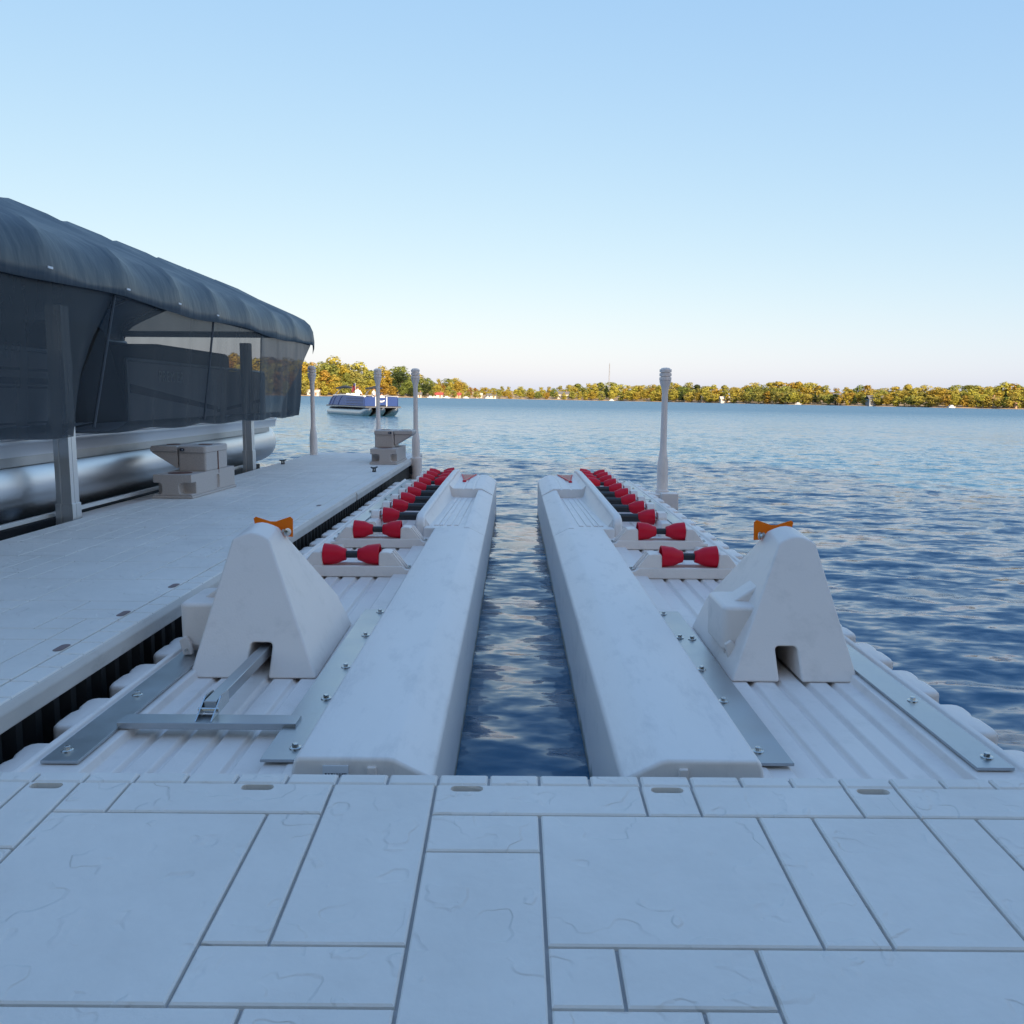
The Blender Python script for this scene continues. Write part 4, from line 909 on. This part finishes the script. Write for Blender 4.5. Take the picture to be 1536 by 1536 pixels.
# ------------------------------------------------------------------ trees
def crown_mesh(seed, kind):
    r = random.Random(seed); v = []; f = []
    blobs = []
    if kind == 'round':
        for _ in range(32):
            t = r.uniform(-1, 1); a = r.uniform(0, 6.28); rad = math.sqrt(max(0, 1 - t * t)) * r.uniform(.35, 1)
            blobs.append((Vector((.25 * rad * math.cos(a), .25 * rad * math.sin(a), .53 + .36 * t)), r.uniform(.095, .16)))
    elif kind == 'tall':
        for _ in range(26):
            t = r.uniform(0, 1); a = r.uniform(0, 6.28); rad = (.20 * math.sin(math.pi * (.15 + .8 * t))) * r.uniform(.3, 1)
            blobs.append((Vector((rad * math.cos(a), rad * math.sin(a), .10 + .80 * t)), r.uniform(.07, .125)))
    else:
        for k in range(30):
            t = k / 29; a = k * 2.4; rad = .17 * (1 - t)
            blobs.append((Vector((rad * math.cos(a), rad * math.sin(a), .15 + .80 * t)), .085 * (1 - t) + .025))
    for c, br in blobs:
        for _ in range(46):
            d = Vector((r.gauss(0, 1), r.gauss(0, 1), r.gauss(0, 1) + .25)).normalized()
            p = c + d * br * r.uniform(.75, 1.08); nrm = (d + Vector((r.gauss(0, .22), r.gauss(0, .22), r.gauss(0, .22)))).normalized()
            a = nrm.orthogonal().normalized(); b = nrm.cross(a); s_ = r.uniform(.020, .042); th = r.uniform(0, 6.28)
            a, b = a * math.cos(th) + b * math.sin(th), b * math.cos(th) - a * math.sin(th)
            k = len(v); v += [p + a * s_, p + b * s_ * .7, p - a * s_, p - b * s_ * .7]; f.append((k, k + 1, k + 2, k + 3))
    me = bpy.data.meshes.new('crown'); me.from_pydata([tuple(x) for x in v], [], f); me.materials.append(LEAF['olive']); return me
def trunk_mesh(seed):
    r = random.Random(seed); g = tube([(0, 0, -.03), (.004, 0, .15), (-.003, .004, .35), (.002, 0, .6)], [.022, .017, .013, .005], 8)
    for _ in range(5):
        a = r.uniform(0, 6.28); z = r.uniform(.22, .45); q = r.uniform(.12, .2)
        tube([(0, 0, z), (q * .5 * math.cos(a), q * .5 * math.sin(a), z + .08), (q * math.cos(a), q * math.sin(a), z + .2)], [.009, .006, .003], 6, g)
    me = mesh_from('trunk', g); me.materials.append(M['bark']); return me
CR = {k: [crown_mesh(i * 7 + j, k) for i in range(4)] for j, k in enumerate(('round', 'tall', 'spruce'))}
TR = [trunk_mesh(i) for i in range(3)]
rtree = random.Random(77)
WORDS = {'gold': 'golden orange', 'yellow': 'bright yellow', 'olive': 'yellow-green', 'green': 'mid green', 'dark': 'dark green', 'rust': 'rusty orange'}
def tree(p, h, col, kind, where, group, wide=1.0):
    t = bpy.data.objects.new('spruce_tree' if kind == 'spruce' else 'unseen_shade_tree' if 'bank' in where else 'autumn_tree', None); COL.objects.link(t)
    t.location = p; t.rotation_euler.z = rtree.uniform(0, 6.28); t.scale = (h * wide, h * wide, h)
    kd = {'round': 'broad', 'tall': 'narrow', 'spruce': 'pointed'}[kind]; sz = 'low' if h < 8 else 'tall' if h > 12 else 'mid-height'
    t['label'] = f'{sz} {WORDS[col]} tree, {kd} crown, {where}'; t['category'] = 'tree'; t['group'] = group
    a = bpy.data.objects.new('trunk', rtree.choice(TR)); COL.objects.link(a); a.parent = t
    c = bpy.data.objects.new('crown', rtree.choice(CR[kind])); COL.objects.link(c); c.parent = t
    c.material_slots[0].link = 'OBJECT'; c.material_slots[0].material = LEAF[col]
    return t
def pick(w): 
    ks = list(w); return rtree.choices(ks, [w[k] for k in ks])[0]
# headland: tops follow the photo's skyline
SKY_H = [(250, 60), (400, 58), (450, 55), (470, 57), (520, 53), (560, 44), (590, 47), (610, 42), (640, 30), (665, 29), (680, 32), (700, 24), (712, 12)]
def lerp(tab, x):
    for (a, va), (b, vb) in zip(tab, tab[1:]):
        if a <= x <= b: return va + (vb - va) * (x - a) / (b - a)
    return tab[-1][1] if x > tab[-1][0] else tab[0][1]
for row, (d, frac, step) in enumerate(((4, .42, 15), (16, .66, 17), (40, .85, 19), (75, 1.0, 20))):
    x = 340 + row * 5
    while x < 712:
        D = shore_at(HEAD, x) + d; top = hgt(lerp(SKY_H, x), D) * frac * rtree.uniform(.88, 1.08); z = land_z(HP, d) * .9
        h = max(5, top - z); p = at_px(x, D); p.z = z - .2
        shade = 590 < x < 650 and row < 3  # dark leaf colours paint in the shaded stretch of the headland
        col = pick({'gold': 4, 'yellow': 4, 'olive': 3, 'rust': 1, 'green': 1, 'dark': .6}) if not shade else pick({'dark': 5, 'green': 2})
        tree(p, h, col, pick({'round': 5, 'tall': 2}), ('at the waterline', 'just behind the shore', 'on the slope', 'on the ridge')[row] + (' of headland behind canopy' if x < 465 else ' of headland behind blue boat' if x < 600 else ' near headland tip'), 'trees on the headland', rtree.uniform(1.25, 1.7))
        x += step * rtree.uniform(.7, 1.25) * (1 if x < 600 else .75)
SKY_F = [(640, 14), (712, 16), (740, 17), (800, 19), (860, 24), (900, 27), (960, 26), (1000, 28), (1050, 27), (1080, 24), (1120, 30), (1170, 33), (1220, 31), (1260, 28), (1330, 30), (1420, 34), (1536, 36), (1700, 38)]
for row, (d, frac, step) in enumerate(((3, .62, 11.5), (22, .84, 12), (60, 1.05, 13))):
    x = 690 + row * 4
    while x < 1560:
        D = shore_at(FAR, x) + d; top = hgt(lerp(SKY_F, x), D) * frac * rtree.uniform(.85, 1.08); z = land_z(FP, d) * .9
        h = max(4, top - z); p = at_px(x, D); p.z = z - .2
        col = pick({'gold': 3, 'yellow': 6, 'olive': 4, 'green': 1, 'dark': .2, 'rust': .3})
        kind = pick({'round': 4, 'tall': 4, 'spruce': .3}); col = 'dark' if kind == 'spruce' else col
        tree(p, h, col, kind, ('at the waterline', 'in the middle rank', 'on the ridge')[row] + (' just past headland tip' if x < 820 else ' around the radio mast' if x < 960 else ' near the tan houses' if x < 1150 else ' near the dark grey house' if x < 1380 else ' near the big white house'), 'trees on the far shore', rtree.uniform(1.5, 2.1) * (1 if kind != 'spruce' else .8))
        x += step * rtree.uniform(.6, 1.4)
# our own shore: unseen trees added to keep the low sun off the dock
for row, (y, h, n_) in enumerate(((-13, 14.5, 7), (-17, 15.5, 7), (-22, 17.5, 7))):
    for k in range(n_):
        x = -4.5 + row * .6 + k * 3.1
        tree(Vector((x, y + rtree.uniform(-.8, .8), 1.0 + row * .8)), h * rtree.uniform(.94, 1.06), pick({'green': 3, 'olive': 2, 'dark': 2}), 'round', 'on the unseen bank, added to shade the docks', 'unseen shade trees added on the home bank', .95)

# ------------------------------------------------------------------ houses, boats and a mast on the far shore
def house(x, tab, d, w, dep, hh, wall, roof, label, name='shore_house', yaw=0.0):
    D = shore_at(tab, x) + d; p = at_px(x, D); p.z = land_z(HP if tab is HEAD else FP, d) * .9
    w *= .62 if tab is FAR else .5; dep *= .75; hh *= .75
    t = thing(name, label, 'house', (0, 0, 0), 'houses along the far shore', plat=False); t.location = p; t.rotation_euler.z = yaw
    mk('wall', box(-w / 2, w / 2, -dep / 2, dep / 2, -1, hh), wall, t, smooth=False, **K)
    r = mk('roof', prism([(-dep / 2 - .5, hh - .1), (0, hh + dep * .32), (dep / 2 + .5, hh - .1), (dep / 2 + .5, hh + .15), (0, hh + dep * .32 + .25), (-dep / 2 - .5, hh + .15)], -w / 2 - .5, w / 2 + .5, 'x'), roof, t, smooth=False, **K)
    mk('chimney', box(w * .25, w * .25 + .7, -.4, .4, hh, hh + dep * .32 + 1.2), 'roofbrown', r, smooth=False, **K)
    n = max(2, int(w / 2.6))
    for i in range(n):
        xc = -w / 2 + w * (i + .5) / n
        if i == n // 2: mk('door', box(xc - .5, xc + .5, -dep / 2 - .04, -dep / 2 + .02, 0, 2.1), 'roofbrown', t, smooth=False, **K)
        else:
            f_ = mk('window', box(xc - .7, xc + .7, -dep / 2 - .05, -dep / 2 + .02, .9, 2.3), 'wallwhite', t, smooth=False, **K)
            mk('pane', box(xc - .6, xc + .6, -dep / 2 - .065, -dep / 2 - .045, 1.0, 2.2), 'glass', f_, smooth=False, **K)
    return t
house(473, HEAD, 2, 14, 6, 2.6, 'wallwhite', 'wallwhite', 'long low white boathouse on the headland shore')
house(627, HEAD, 2, 9, 6, 2.4, 'wallwhite', 'roofgrey', 'white boathouse with grey roof at the shaded headland shore')
house(656, HEAD, 2, 13, 6, 2.6, 'wallwhite', 'roofred', 'wide white boathouse with pinkish red roof on the headland')
house(684, HEAD, 3, 11, 6, 2.6, 'walltan', 'roofred', 'tan boathouse with red roof near the headland tip')
house(714, FAR, 2, 13, 7, 3.0, 'wallwhite', 'wallwhite', 'white boathouse just past the headland tip')
house(735, FAR, 3, 12, 7, 2.8, 'wallwhite', 'roofgrey', 'white house with grey roof just past the headland')
house(840, FAR, 10, 15, 8, 5, 'wallwhite', 'roofgrey', 'large white two storey house among trees left of the mast')
house(1024, FAR, 6, 9, 6, 4, 'walltan', 'roofbrown', 'tan cottage with brown roof on the far shore')
house(1051, FAR, 6, 12, 7, 4, 'walltan', 'roofgrey', 'tan house with grey roof and wide front on the far shore')
house(1078, FAR, 4, 10, 6, 3.2, 'wallwhite', 'wallwhite', 'pale white cottage close to the far waterline')
house(1243, FAR, 16, 8, 6, 6, 'wallgrey', 'roofgrey', 'blue grey house high among the far trees')
house(1299, FAR, 5, 14, 8, 4.6, 'wallgrey', 'roofgrey', 'dark grey house with grey roof on the far shore')
house(1466, FAR, 8, 15, 8, 4.2, 'wallwhite', 'roofbrown', 'big white house with brown roof on the far shore')
house(1510, FAR, 4, 7, 5, 3, 'walltan', 'roofbrown', 'small tan cabin on the far shore beside the big white house')
def shore_boat(x, tab, label, L_=6.0):
    D = shore_at(tab, x) - 6; p = at_px(x, D); t = thing('moored_boat', label, 'boat', (0, 0, 0), 'boats moored along the far shore', plat=False); t.location = p; t.rotation_euler.z = rtree.uniform(-.4, .4)
    hl = [(-L_ / 2, .1), (L_ / 2 - .6, .0), (L_ / 2, .75), (-L_ / 2, .7)]
    mk('hull', prism(hl, -1, 1, 'y'), 'panelgrey', t, smooth=False, **K)
    mk('cabin', prism([(-L_ / 4, .7), (-L_ / 4, 1.5), (L_ / 8, 1.5), (L_ / 4, .7)], -.8, .8, 'y'), 'panelgrey', t, smooth=False, **K)
    mk('windscreen', prism([(L_ / 8 + .02, 1.45), (L_ / 4 - .02, .78), (L_ / 4 + .03, .78), (L_ / 8 + .08, 1.45)], -.7, .7, 'y'), 'glass', t, smooth=False, **K)
for x in (645, 669, 698): shore_boat(x, HEAD, 'small white boat moored along the headland', 5)
for x in (728, 912, 1187, 1412): shore_boat(x, FAR, 'small white boat moored along the far shore', 4)
D = shore_at(FAR, 907) + 45; p = at_px(907, D)
mt = thing('radio_mast', 'thin lattice radio mast above the far shore trees', 'mast', (0, 0, 0), plat=False); mt.location = p
for k in range(3):
    a = 2.09 * k; mk('mast_leg', tube([(.9 * math.cos(a), .9 * math.sin(a), 0), (.22 * math.cos(a), .22 * math.sin(a), 31)], .10, 6), 'steel', mt, **K)
g = G()
for i in range(20):
    z0, z1 = i * 1.5, i * 1.5 + 1.5; r0 = .9 - .68 * z0 / 31; r1 = .9 - .68 * z1 / 31
    for k in range(3): a, b = 2.09 * k, 2.09 * (k + 1); tube([(r0 * math.cos(a), r0 * math.sin(a), z0), (r1 * math.cos(b), r1 * math.sin(b), z1)], .05, 4, g)
mk('lattice', g, 'steel', mt, **K)
